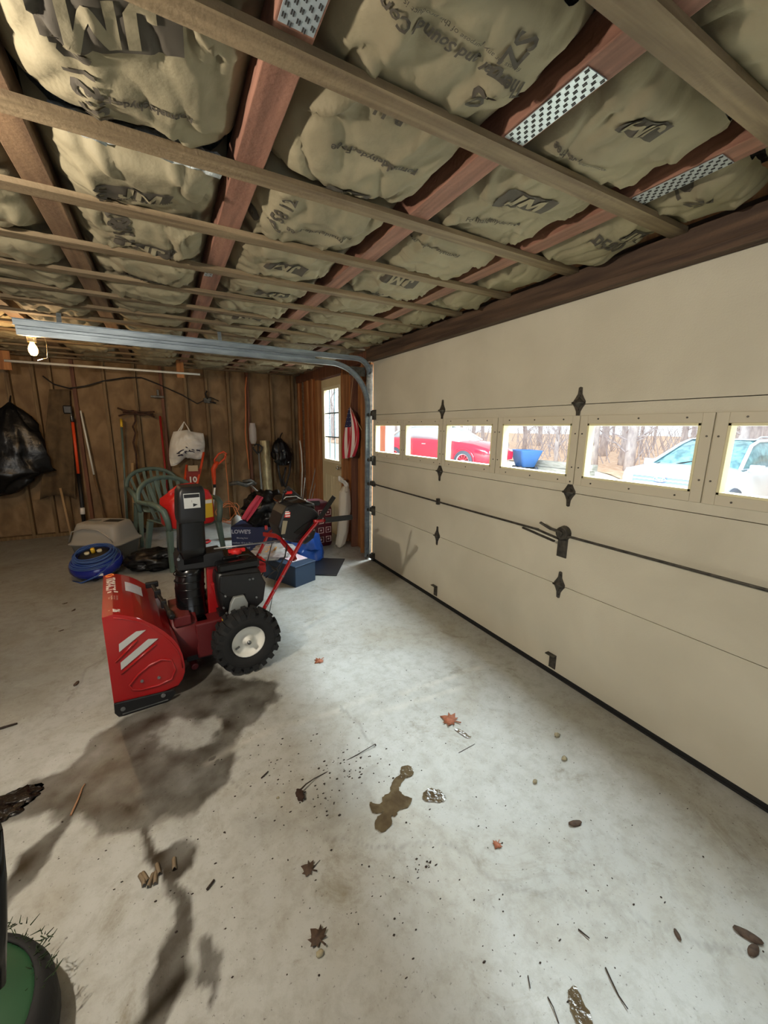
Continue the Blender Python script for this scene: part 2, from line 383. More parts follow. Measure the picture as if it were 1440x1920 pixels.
# right-hand wall round both doors
DY0, DY1 = 4.76, 5.52   # side door
GY0, GY1 = -1.04, 3.845  # garage door
XW = 2.03
g = G()
g.box((XW+.02, -2.4, 1.2), (.04, 2.7, 2.5)); g.box((XW+.02, (GY1+DY0)/2+.03, 1.2), (.04, DY0-GY1-.06, 2.5)); g.box((XW+.02, (DY1+6.65)/2, 1.2), (.04, 6.65-DY1, 2.5))
g.box((XW+.02, (DY0+DY1)/2, 2.28), (.04, DY1-DY0+.1, .34)); g.box((XW+.02, (GY0+GY1)/2, 2.30), (.04, GY1-GY0, .34))
wr = struct('wall_right', g, M_pine)
def wstud(y, w=.04, m=M_pine, x0=1.95, z1=2.24):
    g = G(); g.box(((x0+XW)/2, y, z1/2), (XW-x0, w, z1)); return obj('stud', g, m, wr, bevel=.002)
for y in (6.50, 6.28, 6.05, 5.84): wstud(y, .04, M_joist if y == 6.28 else M_pine)
wstud(5.60, .10, M_pine); wstud(DY0-.08, .06, M_pine)
wstud(4.40, .04, M_studred); wstud(4.12, .04, M_pine); wstud(3.93, .075, M_pine)
g = G(); g.box((1.99, 6.15, 1.1), (.03, 1.0, 2.2)); obj('wall_board', g, wood('orange_plank_wood', (178, 112, 62), (118, 66, 36), (150, 90, 48), 'z'), wr)
g = G(); g.box((1.985, (3.84+6.55)/2, 2.19), (.09, 2.7, .1)); g.box((1.985, 5.16, 2.12), (.09, .95, .04)); obj('wall_plate', g, M_studred, wr)
# header over the garage door
g = G(); g.box((1.945, 1.40, 2.185), (.045, 5.1, .13)); g.box((1.92, 1.40, 2.135), (.05, 5.1, .035)); g.box((1.985, 1.40, 2.2), (.04, 5.1, .17))
struct('trim_1', g, M_header, bevel=.003)
g = G(); g.box((1.93, -1.12, 1.1), (.12, .12, 2.2)); struct('trim_2', g, M_header)
# ---- roof deck above the insulation, joists, strapping
g = G(); g.box((-.75, 1.5, 2.62), (5.9, 10.6, .03)); struct('ceiling', g, M_dark)
JX = [-2.77, -2.153, -1.537, -.92, -.303, .313, .95, 1.56]
JW = .088
for i, x in enumerate(JX):
    g = G(); g.box((x, 1.45, ZS+.019+.045), (JW, 10.2, .09)); o = struct('ceiling_joist', g, M_joistred if i in (5, 6, 7) else M_joist, bevel=.003)
SY = [-2.6, -2.1, -1.62, -1.16, -.70, -.26, .16, .605, 1.035, 1.52, 1.98, 2.44, 2.86, 3.25, 3.62, 4.00, 4.42, 4.83, 5.24, 5.66, 6.07, 6.42]
random.seed(2)
for i, y in enumerate(SY):
    w = .066
    g = G(); n = 24; rings = []
    for k in range(n+1):
        x = -3.58+5.5*k/n; dy = .006*noise.noise(Vector((x*.9, y*3, 1))); dz = .004*noise.noise(Vector((x*.8, y*3, 4)))
        rings.append([(x, y-w/2+dy, ZS+dz), (x, y+w/2+dy, ZS+dz), (x, y+w/2+dy, ZS+.019), (x, y-w/2+dy, ZS+.019)])
    g.loft(rings, sm=False); struct('ceiling_batten', g, M_strap)

# ---- garage door
M_door = mat('painted_door_board', (206, 200, 180), 0.62, c2=(194, 188, 168), scale=(2, 2, 2), bump=0.12, bscale=130, detail=6)
M_trim = mat('window_surround', (198, 190, 168), 0.55)
M_lip = mat('cream_window_lip', (222, 214, 172), 0.5)
gd = thing('door_1', None, None, (XD, 1.4, 0), kind='structure'); gd['label'] = 'off-white sectional garage door with a row of windows'
WY = [3.52-.603*k for k in range(8)]; WH = .256; WZ0, WZ1 = 1.205, 1.49
SECZ = [.025, .570, 1.116, 1.590, 2.125]; TH = .042
g = G()
for z in SECZ[1:4]: g.box((XD+TH*.75, (GY0+GY1)/2, z), (TH*.4, GY1-GY0-.01, .03))
obj('joint_backing', g, M_dark, gd, world=True)
for s_ in range(4):
    z0, z1 = SECZ[s_]+.0018, SECZ[s_+1]-.0018; g = G()
    if s_ != 2: g.box((XD+TH/2, (GY0+GY1)/2, (z0+z1)/2), (TH, GY1-GY0, z1-z0))
    else:
        g.box((XD+TH/2, (GY0+GY1)/2, (z0+WZ0)/2), (TH, GY1-GY0, WZ0-z0)); g.box((XD+TH/2, (GY0+GY1)/2, (z1+WZ1)/2), (TH, GY1-GY0, z1-WZ1))
        e = [GY1]+[v for y in WY for v in (y+WH, y-WH)]+[GY0]
        for a, b in zip(e[::2], e[1::2]): g.box((XD+TH/2, (a+b)/2, (WZ0+WZ1)/2), (TH, a-b, WZ1-WZ0))
    obj('door_section', g, M_door, gd, world=True)
for y in WY:
    g = G(); t = .042; zc = (WZ0+WZ1)/2; h = WZ1-WZ0
    for dy in (-1, 1): g.box((XD-.004, y+dy*(WH+t/2), zc), (.008, t, h+2*t))
    for dz in (-1, 1): g.box((XD-.004, y, zc+dz*(h/2+t/2)), (.008, 2*WH, t))
    f = obj('window_surround', g, M_trim, gd, bevel=.0015, world=True)
    g = G(); q = .011
    for dy in (-1, 1): g.box((XD+.016, y+dy*(WH-q/2), zc), (.05, q, h))
    for dz in (-1, 1): g.box((XD+.016, y, zc+dz*(h/2-q/2)), (.05, 2*WH, q))
    obj('window_lip', g, M_lip, f, world=True, bevel=.001)
    g = G(); g.box((XD+.028, y, zc), (.003, 2*WH-.02, h-.02)); obj('pane', g, M_glass, f, world=True)
    g = G()
    for a in (-.2, 0, .2):
        for dz in (-1, 1): g.cyl((XD-.0075, y+a, zc+dz*(h/2+t*.55)), (XD-.0105, y+a, zc+dz*(h/2+t*.55)), .004, n=8)
    for a in (-.09, .09):
        for dy in (-1, 1): g.cyl((XD-.0075, y+dy*(WH+t*.6), zc+a), (XD-.0105, y+dy*(WH+t*.6), zc+a), .004, n=8)
    tag(obj('screw', g, M_iron, f, world=True), kind='stuff')
def hinge(y, z, narrow=1.0):
    g = G(); k = narrow
    prof = [(0, .082), (.010*k, .078), (.013*k, .045), (.024*k, .026), (.036*k, .008), (.036*k, -.008), (.024*k, -.024), (.013*k, -.045), (.010*k, -.078), (0, -.082), (-.010*k, -.078), (-.013*k, -.045), (-.024*k, -.024), (-.036*k, -.008), (-.036*k, .008), (-.024*k, .026), (-.013*k, .045), (-.010*k, .078)]
    M = Matrix(((0, 0, -1, XD), (-1, 0, 0, y), (0, 1, 0, z), (0, 0, 0, 1)))
    g.prism(prof, .004, M)
    g.add([(-.036, 0, .004), (.036, 0, .004), (0, .03, .004), (0, -.03, .004), (-.018, .004, .018), (.018, .004, .018), (-.018, -.004, .018), (.018, -.004, .018)], [(0, 4, 5, 1), (4, 6, 7, 5), (0, 1, 7, 6), (0, 2, 4), (1, 5, 2), (2, 5, 4), (0, 6, 3), (1, 3, 7), (3, 6, 7)], M)
    g.cyl((XD-.014, y-.034, z), (XD-.014, y+.034, z), .006, n=10)
    for dz in (.06, -.06, .035, -.035): g.cyl((XD-.003, y, z+dz), (XD-.009, y, z+dz), .0055, n=6)
    obj('hinge', g, M_iron, gd, world=True)
for y in (2.636, 1.431, .226, -.98):
    for z in (1.598, 1.118, .572): hinge(y, z)
for z in (1.59, 1.118, .572, .86, .04):
    g = G(); g.box((XD-.012, 3.80, z), (.024, .05, .1 if z != .86 else .04)); g.cyl((XD-.03, 3.79, z), (XD-.03, 3.90, z), .006, n=10); g.box((XD-.03, 3.80, z+.015), (.03, .045, .05)); g.cyl((XD-.03, 3.865, z), (XD-.03, 3.885, z), .021, n=16)
    obj('roller_bracket', g, M_iron, gd, world=True, bevel=.001)
def rodpiece(a, b):
    g = G(); g.bar(a, b, .011, .014, (1, 0, 0)); return obj('lock_rod', g, M_iron, gd, world=True, bevel=.002)
rodpiece((XD-.02, 3.86, .868), (XD-.02, 1.60, .868)); rodpiece((XD-.02, 1.62, .868), (XD-.03, 1.45, .85)); rodpiece((XD-.02, 1.72, .853), (XD-.035, 1.47, .83)); rodpiece((XD-.02, 1.41, .875), (XD-.02, -1.0, .88))
g = G(); g.box((XD-.012, 2.63, .868), (.024, .025, .05)); obj('rod_guide', g, M_iron, gd, world=True)
lk = G(); lk.box((XD-.004, 1.437, .80), (.008, .062, .12)); lk.cyl((XD, 1.432, .885), (XD-.035, 1.432, .885), .042, .036, n=20); obj('lock_plate', lk, M_iron, gd, world=True, bevel=.002)
g = G(); g.bar((XD-.04, 1.43, .895), (XD-.045, 1.50, .90), .012, .02, (1, 0, 0)); g.bar((XD-.045, 1.50, .90), (XD-.06, 1.56, .925), .01, .018, (1, 0, 0)); g.cyl((XD-.03, 1.432, .885), (XD-.05, 1.432, .885), .016, n=12); obj('lock_handle', g, M_iron, gd, world=True, bevel=.002)
for y in (2.625, 1.42, .215):
    g = G(); g.box((XD-.003, y, .085), (.006, .045, .09)); g.box((XD-.016, y+.008, .128), (.03, .06, .006)); obj('lift_bracket', g, M_iron, gd, world=True, bevel=.001)
g = G(); g.box((XD+.012, (GY0+GY1)/2, .014), (.036, GY1-GY0, .026)); g.box((XD-.008, (GY0+GY1)/2, .006), (.012, GY1-GY0, .011)); obj('bottom_seal', g, M_rubber, gd, world=True, bevel=.004)

# ---- track of the garage door
tr = thing('garage_door_track', 'galvanised steel garage door track curving from the wall up under the ceiling', 'door track', (XD-.03, 3.885, 0))
def channel(path, w, d, side=Vector((0, 1, 0))):
    """C channel following a path in the xz plane, open towards -y"""
    g = G(); rings = []
    for i, p in enumerate(path):
        p = Vector(p); t = (Vector(path[min(i+1, len(path)-1)])-Vector(path[max(i-1, 0)])).normalized(); nrm = t.cross(side).normalized()
        e = .0022
        sec = [(-w/2, -d), (-w/2, 0), (w/2, 0), (w/2, -d), (w/2-e, -d), (w/2-e, -e), (-w/2+e, -e), (-w/2+e, -d)]
        rings.append([p+nrm*a+side*b for a, b in sec])
    return g.loft(rings, sm=False)
arc = lambda cx, cz, r, a0, a1, n=16: [(cx+r*math.cos(a0+(a1-a0)*k/n), 3.885, cz+r*math.sin(a0+(a1-a0)*k/n)) for k in range(n+1)]
XT = XD-.055
path = [(XT, 3.885, .03), (XT, 3.885, 1.0)]+arc(XT-.40, 1.675, .40, 0, PI/2)+[(-.84, 3.885, 2.085)]
o = obj('lower_rail', channel(path, .045, .03), M_galv, tr, world=True)
path = [(XT+.03, 3.885, 2.0)]+arc(XT-.12, 2.0, .14, 0, PI/2, 8)+[(-.86, 3.885, 2.15)]
obj('upper_rail', channel(path, .045, .03), M_galv, tr, world=True)
g = G(); g.box((-.2, 3.89, 2.117), (1.3, .004, .1)); g.box((.9, 3.89, 2.117), (.9, .004, .06)); obj('stiffener', g, M_galv, tr, world=True)
g = G(); g.box((XD-.02, 3.895, 1.05), (.075, .006, 2.1)); g.box((XD-.035, 3.90, .1), (.05, .03, .16)); obj('wall_angle', g, M_iron, tr, world=True)
g = G(); g.box((1.80, 3.90, 2.02), (.18, .004, .09)); obj('flag_bracket', g, M_iron, tr, world=True)
for x in (-.6, .5):
    g = G(); g.bar((x, 3.895, 2.16), (x, 3.93, 2.25), .03, .004); obj('hanger_strap', g, M_galv, tr, world=True)

# ---- side door
sd = thing('door_2', None, None, (2.0, DY0, 0), kind='structure'); sd['label'] = 'cream side door with a nine-pane window'
M_sdoor = mat('cream_door_paint', (206, 192, 156), 0.55, c2=(196, 182, 146), scale=(3, 3, 3))
gy0, gy1, gz0, gz1 = 4.86, 5.40, 1.02, 1.955
g = G(); xd = 1.995
g.box((xd+.02, (DY0+gy0)/2, 1.05), (.04, gy0-DY0, 2.08)); g.box((xd+.02, (DY1+gy1)/2, 1.05), (.04, DY1-gy1, 2.08)); g.box((xd+.02, (gy0+gy1)/2, gz0/2), (.04, gy1-gy0, gz0)); g.box((xd+.02, (gy0+gy1)/2, (gz1+2.09)/2), (.04, gy1-gy0, 2.09-gz1))
obj('door_leaf', g, M_sdoor, sd, world=True)
g = G()
for y in (gy0-.008, gy1+.008): g.box((xd-.004, y, (gz0+gz1)/2), (.016, .04, gz1-gz0+.06))
for z in (gz0-.01, gz1+.01): g.box((xd-.004, (gy0+gy1)/2, z), (.016, gy1-gy0, .04))
wf = obj('window_frame', g, mat('bright_cream_paint', (226, 216, 186), .5), sd, world=True, bevel=.003)
g = G()
for k in (1, 2):
    g.box((xd+.004, gy0+(gy1-gy0)*k/3, (gz0+gz1)/2), (.01, .014, gz1-gz0)); g.box((xd+.004, (gy0+gy1)/2, gz0+(gz1-gz0)*k/3), (.01, gy1-gy0, .016))
obj('muntin', g, mat('slate_muntin', (110, 130, 136), .5), wf, world=True)
g = G(); g.box((xd+.022, (gy0+gy1)/2, (gz0+gz1)/2), (.004, gy1-gy0, gz1-gz0)); obj('pane', g, M_glass, wf, world=True)
g = G(); g.cyl((xd, 4.825, .945), (xd-.03, 4.825, .945), .012); g.ball((xd-.05, 4.825, .945), (.045, .055, .055), sub=2); obj('door_knob', g, M_brass, sd, world=True)
for yy in (4.98, 5.28):
    g = G(); rr_ = rrect(.22, .62, .02, 0)
    pts = [(xd-.001, yy+a, .5+b) for a, b, c in rr_]; g.tube(pts, .006, 6, closed=True); obj('panel_moulding', g, M_sdoor, sd, world=True)

# ================================================================ INSULATION
M_kraft = mat('tan_kraft_facing', (136, 127, 102), 0.75, c2=(120, 111, 88), scale=(5, 5, 5), bump=0.55, bscale=17, c3=(128, 119, 95))
M_ink = mat('faded_black_ink', (66, 60, 50), 0.8)
M_fluff = mat('white_glass_wool', (196, 204, 206), 0.95, c2=(150, 158, 160), scale=(30, 30, 30), bump=0.8, bscale=60)
def bay(i): return (JX[i]+JW/2, JX[i+1]-JW/2) if i < len(JX)-1 else (JX[-1]+JW/2, 1.93)
def batt_z(i, x, y, y0, y1, seed):
    """underside of a paper-faced batt: flat-bottomed pillows pressed up by the strapping, with sharp folds"""
    a, b = bay(i); s = (x-(a+b)/2)/((b-a)/2)
    k = 0
    while k < len(SY)-2 and SY[k+1] < y: k += 1
    u = min(max((y-SY[k])/(SY[k+1]-SY[k]), 0), 1)
    hang = min(1, 3.2*min(u, 1-u))
    hang = hang*hang*(3-2*hang)
    sk = .10*noise.noise(Vector((y*2.2, seed, 7)))
    edge = max(0, 1-min(1, abs(s+sk*(1-abs(s))))**5)
    big = noise.noise(Vector((x*2.3+seed*5, y*2.1, seed*1.3)))
    z = ZS+.10 - edge*(.073+(.028+.036*big)*hang)
    f1 = noise.noise(Vector((x*3.5+y*1.2+seed, (y*9-x*3)*.5, seed*2.1))); f2 = noise.noise(Vector((x*11-y*4, y*5+x*6, seed*3.7)))
    rg = max(0, 1-abs(f1)*5.5)**1.5; rg2 = max(0, 1-abs(f2)*4.5)**1.3
    w = min(1, abs(s)*1.3+.25)
    z += (-.024*rg*w+.018*rg2*w)*edge + .008*noise.noise(Vector((x*16, y*16, seed)))*edge*w
    en = min(y-y0, y1-y)
    if en < .06: z += .05*(1-max(en, 0)/.06)**2
    return max(z, ZS-.045) if hang > .15 else max(z, ZS+.0205)
BATTS = {}
def batt(i, y0, y1, label, torn=0):
    a, b = bay(i); seed = i*3.3+y0; n = thing('insulation_batt', label, 'insulation', ((a+b)/2, (y0+y1)/2, ZS+.1), group='tan insulation batts between the ceiling joists')
    g = G(); nu = 44; nv = max(8, int((y1-y0)/.014))
    g.grid(lambda u, v: (a+(b-a)*u, y0+(y1-y0)*v, batt_z(i, a+(b-a)*u, y0+(y1-y0)*v+(.02*noise.noise(Vector((u*6, seed, 0))) if v in (0, 1) else 0), y0, y1, seed)), nu, nv)
    obj('facing', g, M_kraft, n, world=True)
    g = G(); g.box(((a+b)/2, (y0+y1)/2, ZS+.22), (b-a, y1-y0-.02, .16)); obj('wool', g, M_fluff, n, world=True)
    BATTS[(i, y0)] = (n, i, y0, y1, seed); return BATTS[(i, y0)]
def printed(bt, kind, s, px, py, size, rot, bold=0.0, name='printed_text', squash=1.0):
    """ink on the facing: text read from below, rot 0 = upright for someone looking down the garage"""
    bt = which(px, py) or bt; n, i, y0, y1, seed = bt; c = P(px, py, 'Z', ZS); ca, sa = math.cos(math.radians(rot)), math.sin(math.radians(rot))
    vs, fs = text_mesh(s, size, bold) if kind == 't' else kind
    bm = bmesh.new(); bv = [bm.verts.new((v[0]*squash, v[1], 0)) for v in vs]
    for f in fs:
        try: bm.faces.new([bv[k] for k in f])
        except ValueError: pass
    bmesh.ops.triangulate(bm, faces=bm.faces)
    for _ in range(6):
        es = [e for e in bm.edges if e.calc_length() > .013]
        if not es: break
        bmesh.ops.subdivide_edges(bm, edges=es, cuts=1); bmesh.ops.triangulate(bm, faces=bm.faces)
    out = []; a, b = bay(i); bm.verts.index_update()
    for v in bm.verts:
        x, y = v.co.x*ca-v.co.y*sa, v.co.x*sa+v.co.y*ca
        X = min(max(c.x+x, a+.004), b-.004); Y = min(max(c.y-y, y0+.01), y1-.01)
        out.append((X, Y, batt_z(i, X, Y, y0, y1, seed)-.004-.003*size))
    fs2 = [tuple(v.index for v in f.verts) for f in bm.faces]; bm.free()
    g = G(); g.add(out, fs2, None, 0, True); return obj(name, g, M_ink, n, world=True)
def which(px, py):
    c = P(px, py, 'Z', ZS)
    for b in BATTS.values():
        if bay(b[1])[0]-.05 < c.x < bay(b[1])[1]+.05 and b[2] <= c.y < b[3]: return b
    return None
def logo(bt, px, py, w, rot, h=.42):
    """dark slanted block with the two letters left in the colour of the facing"""
    H_ = w*h; k = .12*w
    blk = ([(-w/2-k*.5, -H_/2, 0), (w/2-k*.2, -H_/2, 0), (w/2+k*.5, H_/2, 0), (-w/2+k*.2, H_/2, 0)], [(0, 1, 2, 3)])
    o = printed(bt, blk, '', px, py, w, rot, name='printed_logo')
    J_ = [(.33, 1), (.56, 1), (.56, .24), (.42, 0), (.10, 0), (0, .14), (0, .40), (.17, .40), (.18, .22), (.33, .22)]
    M_ = [(.68, 0), (.68, 1), (.90, 1), (1.16, .42), (1.42, 1), (1.64, 1), (1.64, 0), (1.44, 0), (1.44, .58), (1.22, .12), (1.10, .12), (.88, .58), (.88, 0)]
    sc = H_*.80; vs = [((x-.82)*sc*1.22+(y-.5)*.16*H_, (y-.5)*sc, 0) for x, y in J_+M_]; fs = [tuple(range(len(J_))), tuple(range(len(J_), len(J_)+len(M_)))]
    q = printed(bt, (vs, fs), '', px, py, w, rot, name='logo_letters'); q.parent = o; q.data.materials[0] = M_kraft
    for v in q.data.vertices: v.co.z -= .003
    return o
LB = {}
def B(key, *a): LB[key] = batt(*a)
B('a0', 3, -2.6, 1.2, 'shadowed tan insulation batt left of the brown joist, nearest the camera')
B('a1', 3, 1.2, 3.6, 'tan insulation batt left of the brown joist, in its middle stretch')
B('a2', 3, 3.6, 6.5, 'tan insulation batt above the bare light bulb')
B('z0', 2, -2.6, 6.5, 'tan insulation batt furthest left under the ceiling')
B('b0', 4, -2.6, -.2, 'tan insulation batt overhead left, behind the large upside-down logo')
B('b1', 4, -.19, 1.52, 'tan insulation batt with large upside-down logo and handwritten numbers')
B('b2', 4, 1.60, 3.9, 'tan insulation batt with white wool showing at its torn near edge')
B('b3', 4, 3.91, 6.5, 'tan insulation batt behind the steel track, left half')
B('c0', 5, -2.6, .66, 'tan insulation batt overhead beside the steel nail plate, centre top')
B('c1', 5, .70, 1.52, 'tan insulation batt with upside-down lettering just right of the red joist')
B('c2', 5, 1.53, 3.8, 'tan insulation batt with a small dark hole, right of the red joist')
B('c3', 5, 3.81, 6.5, 'tan insulation batt between the red joists near the back wall')
B('d0', 6, -2.6, .64, 'tan insulation batt in the top right, behind the dark torn gap')
B('d1', 6, .68, 2.44, 'tan insulation batt with upside-down lettering left of the bright nail plate')
B('d2', 6, 2.45, 6.5, 'tan insulation batt with wrinkled edge near the garage door track')
B('e0', 7, -2.6, .70, 'dark tan insulation batt in the upper right corner')
B('e1', 7, .73, 2.3, 'tan insulation batt with logo beside the garage door header')
B('e2', 7, 2.31, 6.5, 'narrow tan insulation batt along the far end of the header')
logo(LB['b1'], 205, 52, .27, 196); printed(LB['b1'], 't', 'Formaldehyde-Free', 265, 198, .030, 180, .001)
printed(LB['b1'], 't', '0850', 118, 48, .085, 100, .002, 'handwriting'); printed(LB['b1'], 't', '15:21 /', 165, 165, .085, 100, .002, 'handwriting')
logo(LB['b1'], 255, 268, .13, 0)
logo(LB['b2'], 262, 362, .19, 4); printed(LB['b2'], 't', 'Johns Manville', 270, 374, .032, 4, .0006)
printed(LB['b2'], 't', 'R22 P580', 212, 385, .10, 92, .002, 'handwriting', .9)
logo(LB['b2'], 272, 464, .22, 180); printed(LB['b2'], 't', '22-1580', 236, 445, .10, 92, .002, 'handwriting')
logo(LB['b2'], 270, 525, .2, 180)
printed(LB['c1'], 't', 'Formaldehyde-Free', 705, 305, .036, 184, .001); logo(LB['c1'], 650, 373, .15, 4)
printed(LB['c1'], 't', 'R-11', 730, 232, .05, 180, .002)
printed(LB['c2'], 't', 'P58 12', 530, 402, .075, 85, .001, 'handwriting'); logo(LB['c2'], 537, 503, .19, 180); logo(LB['c2'], 512, 552, .19, 184)
printed(LB['c2'], 't', 'Formaldehyde-Free', 600, 437, .035, 184, .0006)
logo(LB['c2'], 465, 598, .2, 180)
printed(LB['d1'], 't', 'Thermal and Sound Control', 842, 92, .040, 178, .001); printed(LB['d1'], 't', 'fitness for any purpose of this product is not', 865, 70, .016, 178, 0, squash=1.2)
printed(LB['d1'], 't', '02 PZS', 935, 150, .075, 95, .001, 'handwriting')
logo(LB['d1'], 985, 388, .20, 12); printed(LB['d1'], 't', 'Formaldehyde-Free', 925, 425, .03, 14, .0004)
logo(LB['d2'], 752, 527, .2, 184); printed(LB['d2'], 't', 'Formaldehyde-Free', 812, 470, .036, 184, .0006); printed(LB['d2'], 't', '25 BEC', 700, 560, .07, 90, .001, 'handwriting')
logo(LB['e1'], 1207, 248, .125, 190, .5); logo(LB['e1'], 1190, 447, .10, 8, .6)
printed(LB['e1'], 't', '22 P580', 1120, 452, .085, 8, .0015, 'handwriting'); printed(LB['e1'], 't', '02 29', 1290, 375, .085, 8, .0015, 'handwriting')
printed(LB['e1'], 't', 'Formaldehyde-Free', 1090, 305, .028, 186, .0004)
printed(LB['c2'], 't', '0', 475, 425, .06, 20, .012, 'hole')
# white wool pushed out of the torn seam
g = G()
for k in range(9):
    c = P(150+30*k, 288+9*k, 'Z', ZS); g.ball((c.x, 1.585+.01*math.sin(k), ZS+.05), (.12, .075, .06), seed=k, amp=.5, freq=2.5, sub=2)
obj('torn_wool', g, M_fluff, LB['b2'][0], world=True)

# ---- steel nail plates on the joists
M_plate = mat('bright_zinc_plate', (176, 186, 190), 0.35, 0.5); M_slot = mat('punched_slot', (40, 38, 38), .8)
def nail_plate(x, y0, y1, w, label):
    n = thing('nail_plate', label, 'metal plate', (x, (y0+y1)/2, ZS+.017), group='steel nail plates under the joists')
    g = G(); g.box((x, (y0+y1)/2, ZS+.0165), (w, y1-y0, .0025)); obj('plate', g, M_plate, n, world=True)
    g = G(); ny = int((y1-y0)/.0125); nx = int(w/.0135)
    for a in range(ny):
        for b in range(nx):
            if (a+b) % 2: continue
            X = x-w/2+(b+.5)*w/nx; Y = y0+(a+.5)*(y1-y0)/ny; g.box((X-.0025, Y, ZS+.0148), (.0028, .011, .001)); g.box((X+.0025, Y+.002, ZS+.0148), (.0028, .011, .001))
    tag(obj('slot', g, M_slot, n, world=True), kind='stuff')
nail_plate(.95, .74, .995, .070, 'bright perforated steel nail plate on the joist left of the door header')
nail_plate(1.56, .73, .995, .072, 'dull perforated steel nail plate nearest the garage door')
nail_plate(.313, .60, .98, .075, 'dark perforated steel nail plate at the top of the red joist')
nail_plate(.29, 2.52, 2.58, .04, 'small bright steel nail plate on the red joist')

# ================================================================ LIGHT BULB
bl = P(62, 655, 'Y', 4.45)
t = thing('ceiling_light', 'bare glowing bulb in a ceramic holder with a wire guard', 'light', (bl.x, bl.y, 2.22))
bx, by = bl.x, bl.y; BZ = bl.z
g = G(); g.lathe([(0, 2.238), (.065, 2.238), (.06, 2.215), (.035, 2.20), (.03, BZ+.055), (0, BZ+.055)], Matrix.Translation((bx, by, 0))); obj('lamp_holder', g, mat('cream_ceramic', (220, 200, 160), .4), t, world=True)
g = G(); g.lathe([(0, -.05), (.018, -.045), (.03, -.025), (.033, 0), (.026, .024), (.015, .045), (.013, .06)], Matrix.Translation((bx, by, BZ)), 16); obj('bulb', g, glow('lit_bulb', (255, 196, 110), 22), t, world=True)
g = G()
for k in range(3):
    a = PI*k/3+.3; pts = [(bx+.07*math.cos(a)*math.sin(q), by+.07*math.sin(a)*math.sin(q), BZ+.01-.085*math.cos(q)) for q in [PI*.08*j-PI*.0 for j in range(-9, 10)]]
    if k == 0: g.tube([(bx+.075, by, 2.21), (bx+.095, by, BZ+.05), (bx+.085, by, BZ-.06), (bx+.02, by, BZ-.085)], .0035, 6)
obj('wire_guard', g, M_chrome, t, world=True)
l = bpy.data.lights.new('bulb_light', 'POINT'); l.energy = 26; l.color = (1.0, .66, .34); l.shadow_soft_size = .035
lo = bpy.data.objects.new('bulb_light', l); COL.objects.link(lo); lo.location = (bx, by, BZ-.075)

# ================================================================ SNOW BLOWER
SB = thing('snow_blower', 'red and black two-stage snow blower standing on the wet concrete', 'snow blower', (-.335, 2.19, 0), math.radians(5.5))
M_redd = mat('red_chassis_paint', (88, 20, 22), 0.5)
def pt(u, v, w): return (u, v, w)
XZ = lambda v: Matrix(((1, 0, 0, 0), (0, 0, 1, v), (0, 1, 0, 0), (0, 0, 0, 1)))   # local xy -> u,w ; extrude along +v
prof = [(.0, .062), (.0, .545), (.045, .551), (.09, .535), (.13, .515), (.168, .487), (.213, .446), (.252, .402), (.287, .352), (.312, .30), (.326, .242), (.332, .185), (.329, .138), (.315, .10), (.292, .072), (.2, .058)]
def top_w(u):
    q = prof[1:13]
    for (a, b), (c, d) in zip(q, q[1:]):
        if a <= u <= c: return b+(d-b)*(u-a)/(c-a+1e-9), math.atan2(d-b, c-a)
    return q[-1][1], -1.3
WD = .66
g = G(); g.prism(prof, .005, XZ(0)); hs = obj('auger_housing', g, M_red, SB, bevel=.002)
g = G(); g.prism(prof, .005, XZ(WD-.005)); obj('side_plate', g, M_red, hs, bevel=.002)
g = G(); n = len(prof)-1; q = prof[1:]; th = .006
inn = [(a-.006*(1 if i > 3 else 0)-.001, b-.008) for i, (a, b) in enumerate(q)]
for (a, b), (c, d), (e, f), (h_, k_) in zip(q, q[1:], inn, inn[1:]):
    g.add([(a, .004, b), (c, .004, d), (c, WD-.004, d), (a, WD-.004, b), (e, .004, f), (h_, .004, k_), (h_, WD-.004, k_), (e, WD-.004, f)], [(0, 1, 2, 3), (7, 6, 5, 4)], None, 0, True)
obj('housing_sheet', g, M_red, hs)
# pressed ribs on the side plate
g = G()
g.tube([pt(u, -.001, w) for u, w in ((.075, .155), (.115, .20), (.17, .235), (.225, .25), (.27, .23), (.285, .17), (.262, .12), (.20, .108), (.12, .112), (.085, .125))], .006, 8, closed=True)
for a, b in (((.03, .30), (.13, .39)), ((.045, .23), (.21, .345))): g.tube([pt(a[0], -.0005, a[1]), pt(b[0], -.0005, b[1])], .006, 8)
g.tube([pt(u+.012*(-1 if u > .2 else 0), -.001, w-.018) for u, w in prof[2:12]], .004, 6)
obj('pressed_rib', g, M_red, hs)
for pl in ([(.050, .350), (.053, .392), (.130, .438), (.172, .434)], [(.048, .252), (.050, .292), (.178, .382), (.222, .372)]):
    g = G(); g.prism(pl, .0015, XZ(-.0035)); obj('silver_stripe', g, M_silver, hs)
for u, w in ((.129, .160), (.205, .152)):
    g = G(); g.cyl((u, 0, w), (u, -.007, w), .008, n=6); obj('bolt', g, M_steel, hs)
for u, w in ((.024, .031), (.222, .029)): pass
for v, nm in ((-.013, 'near'), (WD+.001, 'far')):
    g = G(); g.prism([(.0, .085), (-.002, .03), (.012, .005), (.04, .0), (.225, .0), (.26, .022), (.275, .045), (.262, .062)], .012, XZ(v)); sk = obj('skid_shoe', g, M_black, SB, bevel=.004)
    g = G(); vv = v-.001 if v < 0 else v+.013
    for u, w in ((.035, .045), (.215, .05)): g.cyl((u, vv, w), (u, vv-.006 if v < 0 else vv+.006, w), .011, n=8)
    obj('bolt', g, M_steel, sk)
    g = G(); g.bar((.03, vv, .016), (.235, vv, .016), .003, .008, (0, 1, 0)); obj('shoe_slot', g, M_steel, sk)
